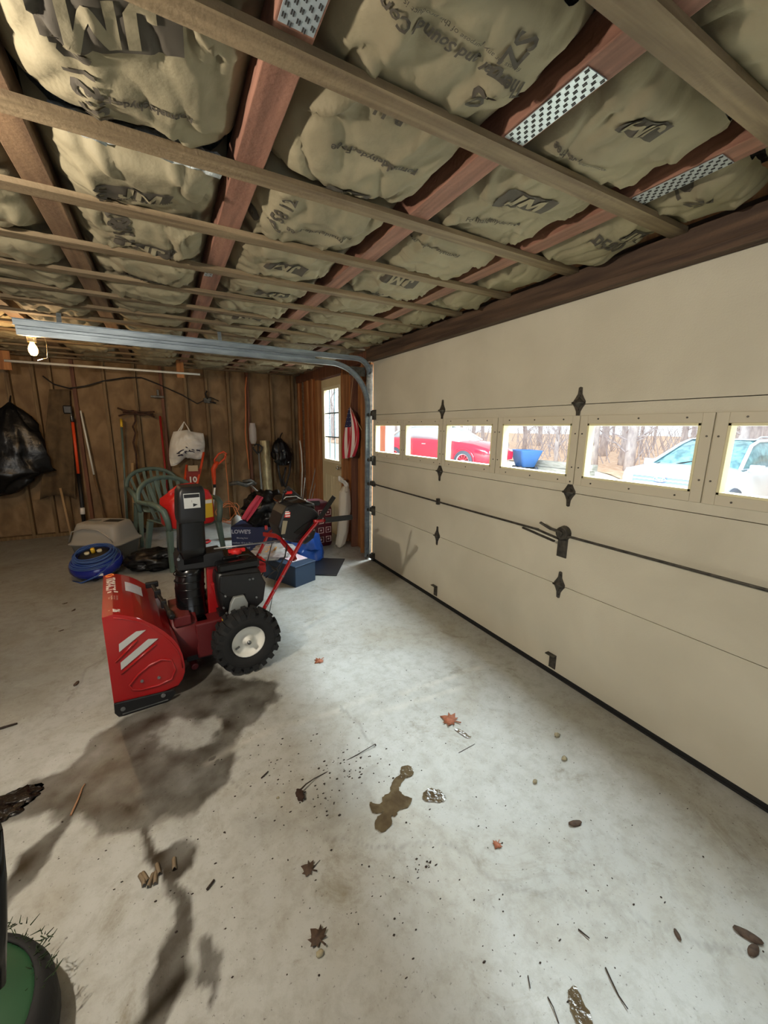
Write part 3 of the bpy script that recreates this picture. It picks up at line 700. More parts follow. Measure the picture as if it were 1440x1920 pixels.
g = G(); g.box((.01, WD/2, .03), (.008, WD-.02, .05)); obj('scraper_blade', g, M_black, SB)
# auger inside the housing
g = G(); g.cyl((.15, .01, .22), (.15, WD-.01, .22), .016); 
for side in (0, 1):
    pts = 40; vs = []
    for k in range(pts):
        a = k/pts*4*PI*(1 if side else -1); v = .02+(WD/2-.06)*k/pts if not side else WD-.02-(WD/2-.06)*k/pts
        for r in (.07, .125): vs.append((.15+r*math.cos(a), v, .22+r*math.sin(a)))
    g.add(vs, [(2*k, 2*k+1, 2*k+3, 2*k+2) for k in range(pts-1)], None, 0, True)
obj('auger', g, M_darkred, SB, solid=.004)
# lettering across the top of the housing: reads towards the near side
def on_top(u, v, g, s, size, bold=.0, squash=1.0):
    vs, fs = text_mesh(s, size, bold); out = []
    for x, y, z in vs:
        uu = u+y; ww, sl = top_w(max(uu, 0)); out.append((uu, v-x*squash, ww+.0022))
    g.add(out, fs)
def top_patch(u0, u1, v0, v1, name, m):
    g = G(); n = 8; vs = []
    for k in range(n+1):
        u = u0+(u1-u0)*k/n; w, _s = top_w(u); vs += [(u, v0, w+.0016), (u, v1, w+.0016)]
    g.add(vs, [(2*k, 2*k+2, 2*k+3, 2*k+1) for k in range(n)], None, 0, True); return obj(name, g, m, hs)
g = G(); on_top(.036, .465, g, 'TROY-BILT', .056, .003, .82); obj('lettering', g, M_decal, hs)
g = G(); rg = [(.034+.02*math.cos(a), .628+.02*math.sin(a)) for a in [2*PI*k/20 for k in range(20)]]
g.tube([(u, v, top_w(max(u, 0))[0]+.001) for u, v in rg], .004, 6, closed=True); obj('round_emblem', g, mat('orange_emblem', (232, 130, 60), .5), hs)
g = G()
for k, u in enumerate((.03, .042, .054, .066)): on_top(u, .235, g, ['Storm', '2-stage 208cc', 'electric start', '26 in. clearing'][k], .011)
on_top(.058, .05, g, '26', .040, .002); on_top(.03, .06, g, 'in', .014)
obj('lettering', g, M_decal, hs)
for u in (.03, .06): top_patch(u-.008, u+.010, .318, .338, 'warning_square', M_decal)
top_patch(.105, .185, .37, .53, 'instruction_sticker', mat('pale_blue_sticker', (186, 194, 212), .4, c2=(206, 208, 214), scale=(60, 60, 60)))
# clean-out tool clipped on top of the housing
g = G(); a = Vector((.245, .56, .47)); b = Vector((.30, .22, .405)); g.bar(a, b, .020, .022)
g.box(tuple(a), (.07, .03, .035)); g.box(tuple(a.lerp(b, .35)), (.035, .03, .05)); g.box(tuple(a.lerp(b, .7)), (.03, .04, .045)); g.cyl(b, b+(b-a)*.16, .017, n=12)
obj('clean_out_tool', g, M_black, SB, bevel=.005)
# impeller housing, chassis
g = G(); g.cyl((.30, .33, .215), (.44, .33, .215), .17, n=32); g.box((.60, .33, .21), (.36, .34, .22)); obj('chassis', g, M_redd, SB, bevel=.01)
g = G(); g.cyl((.40, .17, .05), (.40, .33, .05), .02); g.box((.36, .33, .35), (.09, .3, .06)); obj('bracket', g, M_redd, SB, bevel=.006)
# chute
def chute_ring(w, rx, ry, cu=.43, cv=.33, n=24): return [(cu+rx*math.cos(2*PI*k/n), cv+ry*math.sin(2*PI*k/n), w) for k in range(n)]
g = G(); g.lathe([(.085, .17), (.086, .30), (.094, .302), (.094, .318), (.084, .322)], Matrix.Translation((.428, .33, 0)), 28); obj('chute_base', g, M_black, SB)
g = G(); g.box((.43, .245, .20), (.13, .10, .24)); g.box((.435, .192, .235), (.05, .006, .004)); g.box((.435, .192, .205), (.05, .006, .004)); obj('chute_mount', g, M_black, SB, bevel=.012)
g = G()
g.loft([chute_ring(.315, .088, .088), chute_ring(.345, .089, .089), chute_ring(.36, .082, .082), chute_ring(.50, .082, .08), chute_ring(.58, .080, .075, .438), chute_ring(.64, .075, .07, .445)])
for w in (.40, .45, .50, .545, .59): g.lathe([(.080, w-.004), (.085, w), (.080, w+.004)], Matrix.Translation((.432, .33, 0)), 24)
for w in (.21, .24, .27): g.box((.45, .245, w), (.02, .012, .004))
ch = obj('chute_pipe', g, M_blackg, SB)
g = G(); g.prism([(.365, .625), (.365, .70), (.385, .735), (.40, .70), (.62, .712), (.635, .64), (.60, .618)], .15, XZ(.255)); obj('chute_bracket', g, M_black, SB, bevel=.008)
g = G(); g.cyl((.475, .26, .205), (.475, .249, .205), .006, n=8); g.cyl((.375, .27, .70), (.375, .247, .70), .008, n=10); obj('bolt', g, M_steel, SB)
def sec(w, u0, u1, v0, v1): return [(p[0], p[1], w) for p in rrect(u1-u0, v1-v0, .018, w, 3, (u0+u1)/2, (v0+v1)/2)]
g = G(); g.loft([sec(.66, .383, .525, .255, .405), sec(.75, .387, .530, .255, .405), sec(.93, .400, .532, .26, .40), sec(.955, .398, .534, .258, .402)]); obj('upper_chute', g, M_blackg, SB)
g = G(); g.loft([sec(.905, .395, .538, .25, .41), sec(.94, .393, .54, .248, .412), sec(1.04, .400, .545, .245, .415), sec(1.085, .405, .545, .245, .415), sec(1.112, .420, .535, .26, .40)]); df = obj('deflector', g, M_black, SB, bevel=.004)
g = G(); g.box((.471, .2425, 1.035), (.085, .002, .085)); st = obj('warning_sticker', g, M_silver, df)
g = G(); g.box((.471, .241, 1.063), (.08, .001, .02)); text_on(g, '!', .02, Matrix(((1, 0, 0, .47), (0, 0, -1, .2412), (0, 1, 0, 1.03), (0, 0, 0, 1)))); g.prism([(.475, 1.0), (.5, 1.012), (.475, 1.02)], .001, XZ(.2405)); obj('sticker_print', g, M_black, st)
# red arm beside the chute
g = G(); g.bar((.545, .30, .30), (.555, .30, .64), .045, .06); g.bar((.555, .26, .52), (.60, .26, .34), .03, .04); obj('chute_arm', g, M_red, SB, bevel=.006)
# engine
g = G(); g.loft([[(p[0], p[1], w) for p in rrect(a, b, .03, w, 3, cu, .33)] for w, a, b, cu in ((.335, .20, .30, .69), (.36, .25, .34, .695), (.45, .27, .36, .69), (.56, .265, .36, .685), (.60, .24, .33, .68))])
en = obj('engine', g, M_black, SB, bevel=.004)
g = G(); g.prism([(.57, .595), (.80, .575), (.835, .50), (.815, .385), (.77, .35), (.70, .348), (.70, .45), (.60, .455), (.56, .50)], .02, XZ(.135)); obj('engine_shroud', g, M_black, en, bevel=.008)
g = G(); g.prism([(.60, .352), (.615, .42), (.635, .455), (.695, .455), (.715, .40), (.712, .356), (.66, .345)], .03, XZ(.115)); obj('muffler_cover', g, mat('dull_aluminium', (160, 164, 160), .45, .5), en, bevel=.006)
g = G(); g.box((.69, .33, .625), (.25, .32, .06)); g.box((.66, .30, .66), (.10, .12, .03)); obj('fuel_tank', g, M_blackg, en, bevel=.018)
g = G(); g.lathe([(0, 0), (.034, 0), (.036, .012), (.032, .028), (0, .03)], Matrix.Translation((.705, .30, .668)), 14); g.bar((.66, .30, .688), (.76, .30, .688), .03, .02); obj('fuel_cap', g, M_redp, en, bevel=.002)
g = G(); g.cyl((.57, .11, .338), (.57, .10, .338), .014, n=12); obj('oil_plug', g, M_yellow, en)
g = G()
for u, w in ((.735, .545), (.755, .545), (.77, .42), (.59, .47), (.575, .40), (.59, .36)): g.cyl((u, .137, w), (u, .125, w), .006, n=8)
obj('bolt', g, M_steel, en)
g = G(); g.lathe([(0, -.03), (.03, -.03), (.03, .0), (.012, .01), (0, .01)], Matrix.Translation((.83, .3, .5)) @ Matrix.Rotation(PI/2, 4, 'Y')); g.box((.62, .32, .32), (.12, .26, .05)); obj('pull_starter', g, M_black, en)
# wheels
def wheel(v0, v1, out):
    c = (.681, (v0+v1)/2, .198); R_ = .183; hw = (v1-v0)/2
    M = Matrix.Translation(c) @ Matrix.Rotation(PI/2*(-1 if out < 0 else 1)*-1, 4, 'X')
    g = G(); g.lathe([(.098, -hw*.75), (.105, -hw*.9), (.135, -hw), (.165, -hw*.92), (R_, -hw*.6), (R_+.003, 0), (R_, hw*.6), (.165, hw*.92), (.135, hw), (.105, hw*.9), (.098, hw*.75)], M, 40)
    tyre = obj('tire', g, M_rubber, SB)
    g = G()
    for k in range(20):
        for s_ in (-1, 1):
            a = 2*PI*(k+(.5 if s_ > 0 else 0))/20; R3 = Matrix.Rotation(a, 4, 'Z')
            MM = M @ R3
            hh = hw*.62
            g.add([tuple(q_) for q_ in ((R_-.004, -.013, s_*hw*.02), (R_-.004, .013, s_*hw*.02), (R_+.017, .010, s_*hw*.04), (R_+.017, -.010, s_*hw*.04), (R_-.03, -.017, s_*hw*.97), (R_-.03, .017, s_*hw*.97), (R_+.006, .014, s_*hw*.98), (R_+.006, -.014, s_*hw*.98))],
                  [(0, 1, 2, 3), (7, 6, 5, 4), (0, 4, 5, 1), (3, 2, 6, 7), (1, 5, 6, 2), (0, 3, 7, 4)], MM)
    obj('tread', g, M_rubber, tyre)
    g = G(); e = 1
    g.lathe([(.100, .035), (.098, .046), (.092, .046), (.088, .02), (.06, .008), (.034, .012), (.030, .03), (.016, .034), (.014, .05), (0, .05)], M, 28)
    g.lathe([(.100, -.045), (.092, -.046), (.088, -.02), (0, -.01)], M, 28)
    rim = obj('rim', g, M_white, SB)
    g = G(); g.lathe([(0, .062), (.012, .06), (.013, .045)], M, 12); p0 = M @ Vector((-.05, -.03, .02)); g.cyl(p0, M @ Vector((-.072, -.035, .03)), .006, n=8); obj('hub_nut', g, M_steel, rim)
wheel(.0, .135, -1); wheel(.535, .67, 1)
# handle bars
g = G(); g.bar((.775, .105, .30), (1.065, .105, .745), .012, .034, (0, 1, 0)); g.bar((1.06, .105, .74), (1.17, .085, .862), .012, .03, (0, 1, 0)); hb1 = obj('handlebar', g, M_red, SB, bevel=.003)
g = G(); g.bar((.775, .555, .30), (1.0, .555, .70), .012, .034, (0, 1, 0)); g.bar((1.0, .555, .70), (1.25, .575, .875), .012, .03, (0, 1, 0)); obj('handlebar', g, M_red, SB, bevel=.003)
g = G(); g.bar((.965, .555, .70), (1.0, .36, .725), .02, .03); g.bar((1.0, .36, .725), (1.015, .14, .66), .02, .03); g.bar((1.015, .14, .66), (1.02, .11, .62), .02, .03); g.bar((.985, .555, .74), (.965, .5, .76), .02, .03); obj('cross_brace', g, M_red, SB, bevel=.004)
g = G()
for k in range(4):
    u, w = .82+.055*k, .369+.0845*k; g.cyl((u, .10, w), (u, .088, w), .007, n=8)
for k in range(3):
    u, w = .88+.04*k, .49+.07*k; g.cyl((u, .55, w), (u, .535, w), .007, n=8)
obj('bolt', g, M_steel, SB)
# control panel
pp = [(.948, .775), (.925, .845), (.955, .925), (.985, .972), (1.06, .985), (1.15, .95), (1.20, .905), (1.203, .861), (1.162, .741), (1.105, .706), (1.009, .735)]
g = G(); g.prism(pp, .20, XZ(.125)); pn = obj('control_panel', g, M_black, SB, bevel=.014)
g = G(); g.prism([(1.02, .80), (1.09, .845), (1.185, .89), (1.17, .865), (1.10, .80), (1.04, .785)], .008, XZ(.120)); g.prism([(1.03, .755), (1.06, .78), (1.19, .855), (1.165, .81), (1.09, .75)], .008, XZ(.120)); obj('panel_rib', g, M_blackg, pn, bevel=.003)
g = G(); g.loft([[(p[0], p[1], w) for p in rrect(a, .36, .03, w, 3, cu, .32)] for w, a, cu in ((.93, .16, 1.11), (.965, .17, 1.10), (.985, .10, 1.08))]); obj('panel_hood', g, M_blackg, pn)
g = G(); g.prism([(.965, .905), (1.0, .90), (1.005, .935), (.975, .942)], .002, XZ(.1225)); obj('panel_decal', g, M_redp, pn)
g = G(); g.box((.985, .122, .928), (.03, .002, .010)); g.box((.987, .122, .912), (.03, .002, .008)); g.box((.984, .122, .94), (.024, .002, .004)); obj('panel_lettering', g, M_decal, pn)
g = G(); g.prism([(.940, .80), (.965, .80), (.985, .88), (.955, .885)], .002, XZ(.1225)); obj('metal_badge', g, mat('gold_grey_badge', (150, 140, 116), .4, .3), pn)
g = G()
for u, w in ((1.16, .80), (1.12, .765), (1.185, .845)): g.cyl((u, .127, w), (u, .117, w), .006, n=8)
obj('bolt', g, M_steel, pn)
g = G(); g.tube([(1.0, .25, .975), (1.01, .25, 1.03), (1.02, .25, 1.04)], .006, 8); g.ball((1.02, .25, 1.045), (.03, .03, .03), sub=1); obj('speed_lever', g, M_black, pn)
for (v, a, b) in ((.085, 1.165, 1.42), (.575, 1.25, 1.41)):
    w = .865 if v < .3 else .885
    g = G(); g.cyl((a-.02, v, w), (a+.06, v, w), .012, n=12); obj('handle_tube', g, M_red, SB)
    g = G(); g.cyl((a+.055, v, w), (b, v, w-.003), .018, n=16); obj('grip', g, M_rubber, SB, bevel=.004)
g = G(); g.bar((1.16, .085, .85), (1.29, .085, 1.015), .03, .010, (0, 1, 0)); lv = obj('clutch_lever', g, M_blackg, SB, bevel=.003)
g = G(); g.bar((1.30, .575, .865), (1.145, .575, 1.015), .055, .022, (0, 1, 0)); lv2 = obj('clutch_lever', g, M_black, SB, bevel=.006)
g = G(); g.tube([(1.30, .575, .86), (1.31, .572, .90), (1.285, .57, .925)], .009, 8); obj('lever_hook', g, M_chrome, lv2)
g = G(); g.box((1.16, .56, .985), (.05, .03, .02)); g.box((1.235, .56, .91), (.045, .03, .02)); obj('lever_clip', g, M_redp, lv2, bevel=.004)
g = G(); g.tube([(.98, .25, .975), (1.04, .30, 1.0), (1.12, .32, .995), (1.20, .30, .94)], .007, 8); obj('wire_bail', g, M_chrome, pn)
g = G(); g.cyl((.575, .29, .722), (1.07, .30, .708), .0055, n=8); obj('chute_crank_rod', g, M_steel, SB)
g = G(); g.tube([(.62, .27, .66), (.76, .24, .67), (.87, .22, .60), (.93, .2, .54)], .004, 6); g.tube([(1.0, .2, .70), (.99, .21, .62), (.93, .22, .54), (.86, .22, .50)], .004, 6); g.tube([(1.02, .5, .70), (.94, .45, .50), (.83, .4, .35)], .003, 6); g.tube([(.99, .15, .70), (.90, .15, .50), (.85, .14, .30)], .002, 6)
obj('control_cable', g, M_wire, SB)
g = G(); g.box((.84, .33, .58), (.09, .10, .04)); g.box((.86, .30, .55), (.05, .04, .07)); obj('choke_lever', g, M_redp, SB, bevel=.006)
# ================================================================ ALONG THE BACK WALL
YW = 6.44
def W2(x, y, Y=YW): return P(x, y, 'Y', Y)
def floorY(x, y): return P(x, y, 'Z', 0)
def simple(name, label, cat, g, m, group=None, bevel=0, base=None, **k):
    o = obj(name, g, m, None, bevel=bevel, **k); return tag(o, label, cat, group)
def crumple(path_c, dims, seed, amp=.35, freq=2.2, sub=4, flat=None, R=None): return G().ball(path_c, dims, seed, amp, freq, sub, flat, ridge=True, R=R)
# black bin bag hanging at the far left
c = W2(22, 840, 6.35)
t = thing('hanging_bin_bag', 'black bin bag bulging down the back wall at the far left', 'bag', (c.x, c.y, c.z))
def sack(rings, seed, n=40, m=26, amp=.10):
    """rings: (centre, rx, ry) from top to bottom, folded cloth between"""
    g = G(); R_ = []
    for j in range(m):
        f = j/(m-1)*(len(rings)-1); i = min(int(f), len(rings)-2); k = f-i; k = k*k*(3-2*k)
        c0 = Vector(rings[i][0]).lerp(Vector(rings[i+1][0]), k); rx = rings[i][1]*(1-k)+rings[i+1][1]*k; ry = rings[i][2]*(1-k)+rings[i+1][2]*k
        ring = []
        for q in range(n):
            a = 2*PI*q/n; d = Vector((math.cos(a), math.sin(a), 0)); w = noise.noise(Vector((d.x*2.6+seed, d.y*2.6, f*.8)))*1.0+.5*noise.noise(Vector((d.x*6+seed, d.y*6, f*1.6)))
            s_ = 1+amp*2.2*w; ring.append((c0.x+rx*d.x*s_, c0.y+ry*d.y*s_, c0.z+.02*noise.noise(Vector((d.x*3, d.y*3, seed+f)))))
        R_.append(ring)
    return g.loft(R_)
g = sack([(W2(18, 755, 6.42), .015, .015), (W2(18, 768, 6.40), .10, .06), (W2(15, 805, 6.36), .26, .12), (W2(22, 850, 6.33), .28, .15), (W2(32, 885, 6.32), .30, .16), (W2(18, 900, 6.33), .25, .14), (W2(-2, 925, 6.36), .13, .10), (W2(-5, 930, 6.38), .02, .02)], 3, amp=.22)
obj('bag', g, M_bag, t, world=True)
g = G(); g.tube([W2(18, 757, 6.42), W2(19, 748, 6.48), W2(20, 742, 6.53)], .008, 6); obj('bag_tie', g, M_bag, t, world=True)
# brown dust sheet
c = W2(115, 800, 6.45); t = thing('canvas_sheet', 'dim brown canvas sheet hanging on the back wall beside the bin bag', 'cloth', (c.x, c.y, c.z))
def sheet(u, v):
    x = 92+38*u+(14*v*(u-.5)*2); y = 730+205*v-8*math.sin(u*PI)*v
    p = W2(x, y, 6.47); p.y -= .03*math.sin(u*11+v*2)*v+.02*noise.noise(Vector((u*5, v*4, 2)))+.05*v; return tuple(p)
g = G(); g.grid(sheet, 24, 24); obj('sheet', g, mat('brown_canvas', (96, 78, 54), .95, c2=(78, 62, 42), scale=(9, 9, 9), bump=.2), t, world=True, solid=.006)
# tools
M_hand = mat('pale_ash_handle', (170, 140, 100), .6); M_wdark = mat('worn_handle', (110, 84, 56), .7)
def pole(px0, py0, px1, py1, r, Y0=6.46, Y1=6.40, m=M_white): 
    g = G(); g.cyl(W2(px0, py0, Y0), W2(px1, py1, Y1), r, n=10); return g
c = W2(150, 985, 6.36); t = thing('pole_saw', 'long pole saw with orange and black shaft and black head on top', 'pole saw', (c.x, c.y, 0))
obj('shaft', pole(136, 790, 147, 888, .017), M_orange, t, world=True); obj('grip', pole(147, 888, 160, 1000, .022), M_black, t, world=True)
g = pole(132, 765, 135, 790, .008); obj('blade', g, M_steel, t, world=True)
g = G(); g.box(W2(127, 768, 6.45), (.09, .05, .10)); g.cyl(W2(135, 780, 6.46), W2(136, 792, 6.46), .022); obj('saw_head', g, M_black, t, world=True, bevel=.012)
g = G(); g.cyl(W2(154.5, 952, 6.375), W2(155, 964, 6.37), .026); obj('grip_label', g, M_decal, t, world=True)
c = floorY(188, 1002); t = thing('white_pole_rake', 'slim white-handled pole leaning diagonally against the wall studs', 'pole', (c.x, 6.40, 0))
obj('upper_pole', pole(151, 770, 176, 890, .010), M_white, t, world=True); obj('lower_pole', pole(176, 890, 203, 1000, .012, 6.43, 6.38), M_wdark, t, world=True)
g = G(); g.cyl(W2(113, 915, 6.38), W2(133, 1003, 6.30), .013, n=10); simple('broom_stick', 'short white stick below the brown canvas sheet', 'stick', g, M_hand)
c = W2(228, 860); t = thing('green_handled_tool', 'long dark green pole with a yellow tip', 'pole', (c.x, 6.4, 0))
obj('shaft', pole(228, 800, 240, 995, .013), M_green, t, world=True); obj('tip', pole(227, 786, 228, 800, .015), M_yellow, t, world=True)
c = W2(248, 900); t = thing('push_broom', 'push broom with pale wooden handle and dark bristles on the floor', 'broom', (c.x, 6.4, 0))
obj('handle', pole(248, 868, 252, 978, .019, 6.44, 6.36), M_hand, t, world=True)
g = G(); b0 = floorY(232, 1000); b1 = floorY(276, 998); b0.y = b1.y = 6.36; 
g.loft([[(b0.x, 6.28, .0), (b1.x, 6.26, 0), (b1.x, 6.44, 0), (b0.x, 6.44, 0)], [(b0.x+.08, 6.31, .16), (b1.x-.14, 6.31, .13), (b1.x-.14, 6.41, .13), (b0.x+.08, 6.41, .16)]], sm=False); obj('bristles', g, M_rubber, t, world=True)
g = G(); g.cyl(W2(232, 900), W2(236, 985), .006); simple('garden_stake', 'thin pale stake beside the broom handle', 'stake', g, M_grey)
# garden fork heads hung up
c = W2(256, 775); t = thing('hanging_rake_heads', 'rusty metal tool heads hung crosswise on the stud above the broom', 'rake', (c.x, 6.45, c.z))
g = G(); M_rust = mat('rusty_iron', (74, 46, 30), .8, c2=(50, 32, 22), scale=(30, 30, 30))
for pts in ([(220, 765), (236, 770), (252, 772), (272, 773), (290, 772)], [(222, 780), (238, 775), (252, 776), (275, 776), (290, 782)], [(230, 773), (250, 770), (262, 778), (288, 776)]): g.tube([W2(a, b, 6.45) for a, b in pts], .011, 6)
obj('iron_head', g, M_rust, t, world=True)
g = G(); g.tube([W2(a, b, 6.46) for a, b in ((252, 770), (254, 790), (249, 800), (254, 812), (250, 830), (255, 850), (257, 885))], .012, 6); obj('hanging_chain', g, M_rust, t, world=True)
g = pole(300, 780, 322, 1000, .014, 6.47, 6.42); simple('red_pole', 'slim red pole standing on the stud behind the green chairs', 'pole', g, mat('dull_red', (150, 34, 30), .6))
# shopping bag
c = W2(350, 830, 6.30); t = thing('shopping_bag', 'white plastic shopping bag with dark print hanging on the back wall', 'bag', (c.x, 6.35, c.z))
def wbag(u, v, s_=1):
    e = math.sin(PI*min(max(u, 0), 1))**.6
    lx = 325-8*math.sin(v*PI*.9)-(0 if v < .6 else 6*(v-.6)); rx = 381+3*math.sin(v*PI)
    x = lx+(rx-lx)*u; y = (808+8*abs(u-.45)-(2 if u < .5 else 0))+(64-20*u)*v+3*math.sin(u*9)*v
    p = W2(x, y, 6.36); p.y -= s_*(.15*e*math.sin(PI*min(1, v*.98+.02))**.5)+.035*noise.noise(Vector((u*4, v*4, s_*3)))+.02*abs(noise.noise(Vector((u*9, v*9, s_*5)))); return tuple(p)
g = G(); g.grid(lambda u, v: wbag(u, v, 1), 34, 34); g.grid(lambda u, v: wbag(u, v, -.4), 34, 34); obj('bag', g, M_paper, t, world=True)
g = G(); 
for k in (0, 5): g.tube([W2(332+k, 812, 6.33), W2(340+k*.5, 800, 6.36), W2(345, 791, 6.40), W2(351, 800, 6.36), W2(358-k*.3, 812, 6.33)], .012, 6, squash=.5)
obj('handle', g, M_paper, t, world=True)
g = G(); random.seed(8)
for k in range(16):
    u = .2+.65*random.random(); v = .62+.25*random.random()-.12*u
    p = Vector(wbag(u, v, 1)); p.y -= .012; q = Vector(wbag(min(1, u+.12*random.random()+.02), v+.06*(random.random()-.3), 1)); q.y -= .014
    g.tube([p, (p+q)/2+Vector((0, -.003, .006)), q], .007, 5)
obj('print', g, mat('purple_black_print', (50, 44, 62), .7), t, world=True)
# red hand truck behind the chairs
c = floorY(370, 985); YH = 6.1
t = thing('red_hand_truck', 'red metal frame with white lettering leaning behind the green chairs', 'hand truck', (c.x, YH, 0))
g = G(); g.tube([W2(382, 848, YH+.15), W2(378, 870, YH+.1), W2(370, 905, YH), W2(368, 960, YH-.1)], .016, 8); g.tube([W2(350, 872, YH+.1), W2(346, 905, YH), W2(345, 960, YH-.1)], .016, 8); g.tube([W2(352, 885, YH+.05), W2(376, 880, YH+.05)], .014, 8); obj('frame', g, M_orange, t, world=True)
g = G(); M_tr = mat('red_board', (140, 44, 34), .6)
a_, b_, c_, d_ = [W2(x, y, YH+.03) for x, y in ((350, 882), (376, 880), (373, 912), (348, 910))]
g.add([a_, b_, c_, d_]+[q+Vector((0, .03, 0)) for q in (a_, b_, c_, d_)], [(3, 2, 1, 0), (4, 5, 6, 7), (0, 1, 5, 4), (1, 2, 6, 5), (2, 3, 7, 6), (3, 0, 4, 7)]); obj('board', g, M_tr, t, world=True)
g = G(); q = W2(354, 900, YH); M4 = Matrix(((1, 0, 0, q.x+.05), (0, 0, -1, q.y), (0, 1, 0, q.z), (0, 0, 0, 1))); text_on(g, '10', .11, M4, .004); obj('lettering', g, M_decal, t, world=True)
g = G(); q = W2(362, 878, YH); g.box(q, (.12, .02, .08)); obj('pale_tag', g, mat('beige_tag', (180, 160, 130), .7), t, world=True)
# string trimmer, orange
YT = 6.25
t = thing('string_trimmer', 'orange electric string trimmer standing head down against the wall', 'trimmer', (W2(400, 900, YT).x, YT, 0))
g = G(); g.tube([W2(x, y, YT) for x, y in ((402, 908), (401, 893), (400, 880), (404, 872), (409, 866))], [.022, .03, .034, .036, .02], 10); g.tube([W2(x, y, YT) for x, y in ((404, 872), (402, 862), (410, 851), (419, 847), (424, 850), (421, 860), (412, 868), (406, 872))], .013, 8)
obj('motor_body', g, M_orange, t, world=True)
g = G(); g.cyl(W2(402, 905, YT), W2(402.5, 914, YT), .02); obj('collar', g, M_black, t, world=True)
g = G(); g.cyl(W2(402.5, 913, YT), W2(398, 960, YT-.05), .014); obj('shaft', g, M_white, t, world=True)
g = G(); g.tube([W2(x, y, YT-.02) for x, y in ((418, 850), (425, 855), (423, 862), (424, 880), (427, 905), (428, 930), (430, 950), (432, 975))], .005, 6); obj('power_cord', g, M_cord, t, world=True)
random.seed(5); g = G(); pts = []; cc = W2(430, 962, 6.1)
for k in range(70):
    a = k*.42; r = .13+.05*math.sin(k*.37); pts.append((cc.x+r*math.cos(a)*(1+.1*math.sin(k*.9)), cc.y+.08*math.sin(k*.61), .05+.16+.14*math.sin(a)+.03*math.cos(k*.5)))
g.tube(pts, .005, 5); simple('coiled_extension_cord', 'loose tangled coil of orange extension cord on the floor by the wall', 'cord', g, M_cord)
g = G(); g.tube([W2(x, y, 6.44) for x, y in ((462, 707), (460, 730), (461, 770), (460, 810), (462, 835), (465, 860), (467, 880))], .008, 6); simple('extension_cord', 'orange cord hanging straight down a reddish stud', 'cord', g, M_cord)
# lamp chimney / clear tube
g = G(); g.lathe([(.035, .0), (.055, .06), (.055, .22), (.04, .30), (.045, .31)], Matrix.Translation(W2(475, 832, 6.42)), 16); simple('glass_tube', 'pale clear tube hung on the stud above the shovel handle', 'tube', g, M_clear)
# tall wrapped roll
t = thing('insulation_roll', 'tall silvery wrapped board standing against the back wall', 'wrapped board', (W2(500, 930, 6.35).x, 6.36, 0))
g = G(); a0, a1, b0, b1 = W2(487, 826, 6.42), W2(505, 826, 6.42), Vector((W2(499, 980, 6.28).x, 6.28, .0)), Vector((W2(515, 980, 6.28).x, 6.28, .0))
def roll(u, v):
    p = a0.lerp(a1, u).lerp(b0.lerp(b1, u), v); p.y -= .055*math.sin(PI*u)+.01*noise.noise(Vector((u*4, v*9, 0))); return tuple(p)
g.grid(roll, 10, 40); g.grid(lambda u, v: tuple(Vector(roll(1-u, v))+Vector((0, .09*math.sin(PI*u), 0))), 10, 40); obj('wrapping', g, mat('silvery_film', (176, 166, 128), .35, .25, c2=(140, 130, 100), scale=(25, 25, 12), bump=.4, bscale=30), t, world=True)
# shovel with D handle
t = thing('shovel', 'shovel with black D-shaped grip and pale shaft in front of the wrapped board', 'shovel', (W2(486, 900, 6.3).x, 6.3, 0))
g = G(); g.tube([W2(x, y, 6.3) for x, y in ((476, 836), (480, 833), (486, 834), (491, 838), (490, 844), (486, 849), (484, 852), (480, 847), (476, 842), (475, 838))], .012, 8); g.tube([W2(484, 834, 6.3), W2(484, 850, 6.3)], .012, 8); obj('grip', g, M_black, t, world=True)
g = G(); g.cyl(W2(485, 850, 6.3), W2(493, 950, 6.15), .014); obj('shaft', g, M_greyd, t, world=True)
# black harness on the wall
t = thing('hanging_black_bag', 'black tool bag with straps hanging right of the tall stud', 'bag', (W2(528, 850).x, 6.4, W2(528, 850).z))
g = sack([(W2(524, 822, 6.42), .02, .02), (W2(524, 830, 6.40), .08, .05), (W2(527, 848, 6.38), .13, .09), (W2(530, 862, 6.37), .13, .09), (W2(531, 872, 6.38), .06, .05)], 9, amp=.2); obj('bag', g, M_bag, t, world=True)
g = G(); g.tube([W2(x, y, 6.36) for x, y in ((538, 842), (545, 860), (543, 885), (535, 915), (531, 900), (536, 876))], .016, 6); g.tube([W2(x, y, 6.36) for x, y in ((520, 868), (524, 890), (530, 912))], .02, 6); g.tube([W2(524, 824, 6.42), W2(527, 815, 6.50), W2(529, 812, 6.55)], .01, 6); obj('strap', g, M_black, t, world=True)
g = G(); 
for x, y in ((531, 845), (534, 852), (541, 867)): g.ball(W2(x, y, 6.28), (.03, .02, .03), sub=1)
g.bar(W2(518, 862, 6.4), W2(538, 860, 6.4), .03, .02); obj('buckle', g, M_greyd, t, world=True)
# white pole and loose sticks near the corner
g = G(); g.tube([W2(x, y, 6.3) for x, y in ((562, 826), (565, 845), (567, 880), (565, 935))], .012, 8); simple('white_rod', 'white rod standing upright at the room corner', 'rod', g, M_white)
for k, (a, b, c_, d) in enumerate(((570, 935, 592, 876), (572, 937, 594, 898), (568, 935, 572, 896))):
    g = G(); g.cyl((P(a, b, 'Y', 5.9).x, 5.9, .02) if k < 2 else P(a, b, 'Y', 5.9), P(c_, d, 'Y', 5.8), .008, n=8)
    simple('garden_cane', ['longest thin cane leaning right of the white rod', 'shorter thin cane leaning against the orange boards', 'short upright cane close beside the white rod'][k], 'cane', g, M_grey, group='canes by the corner')
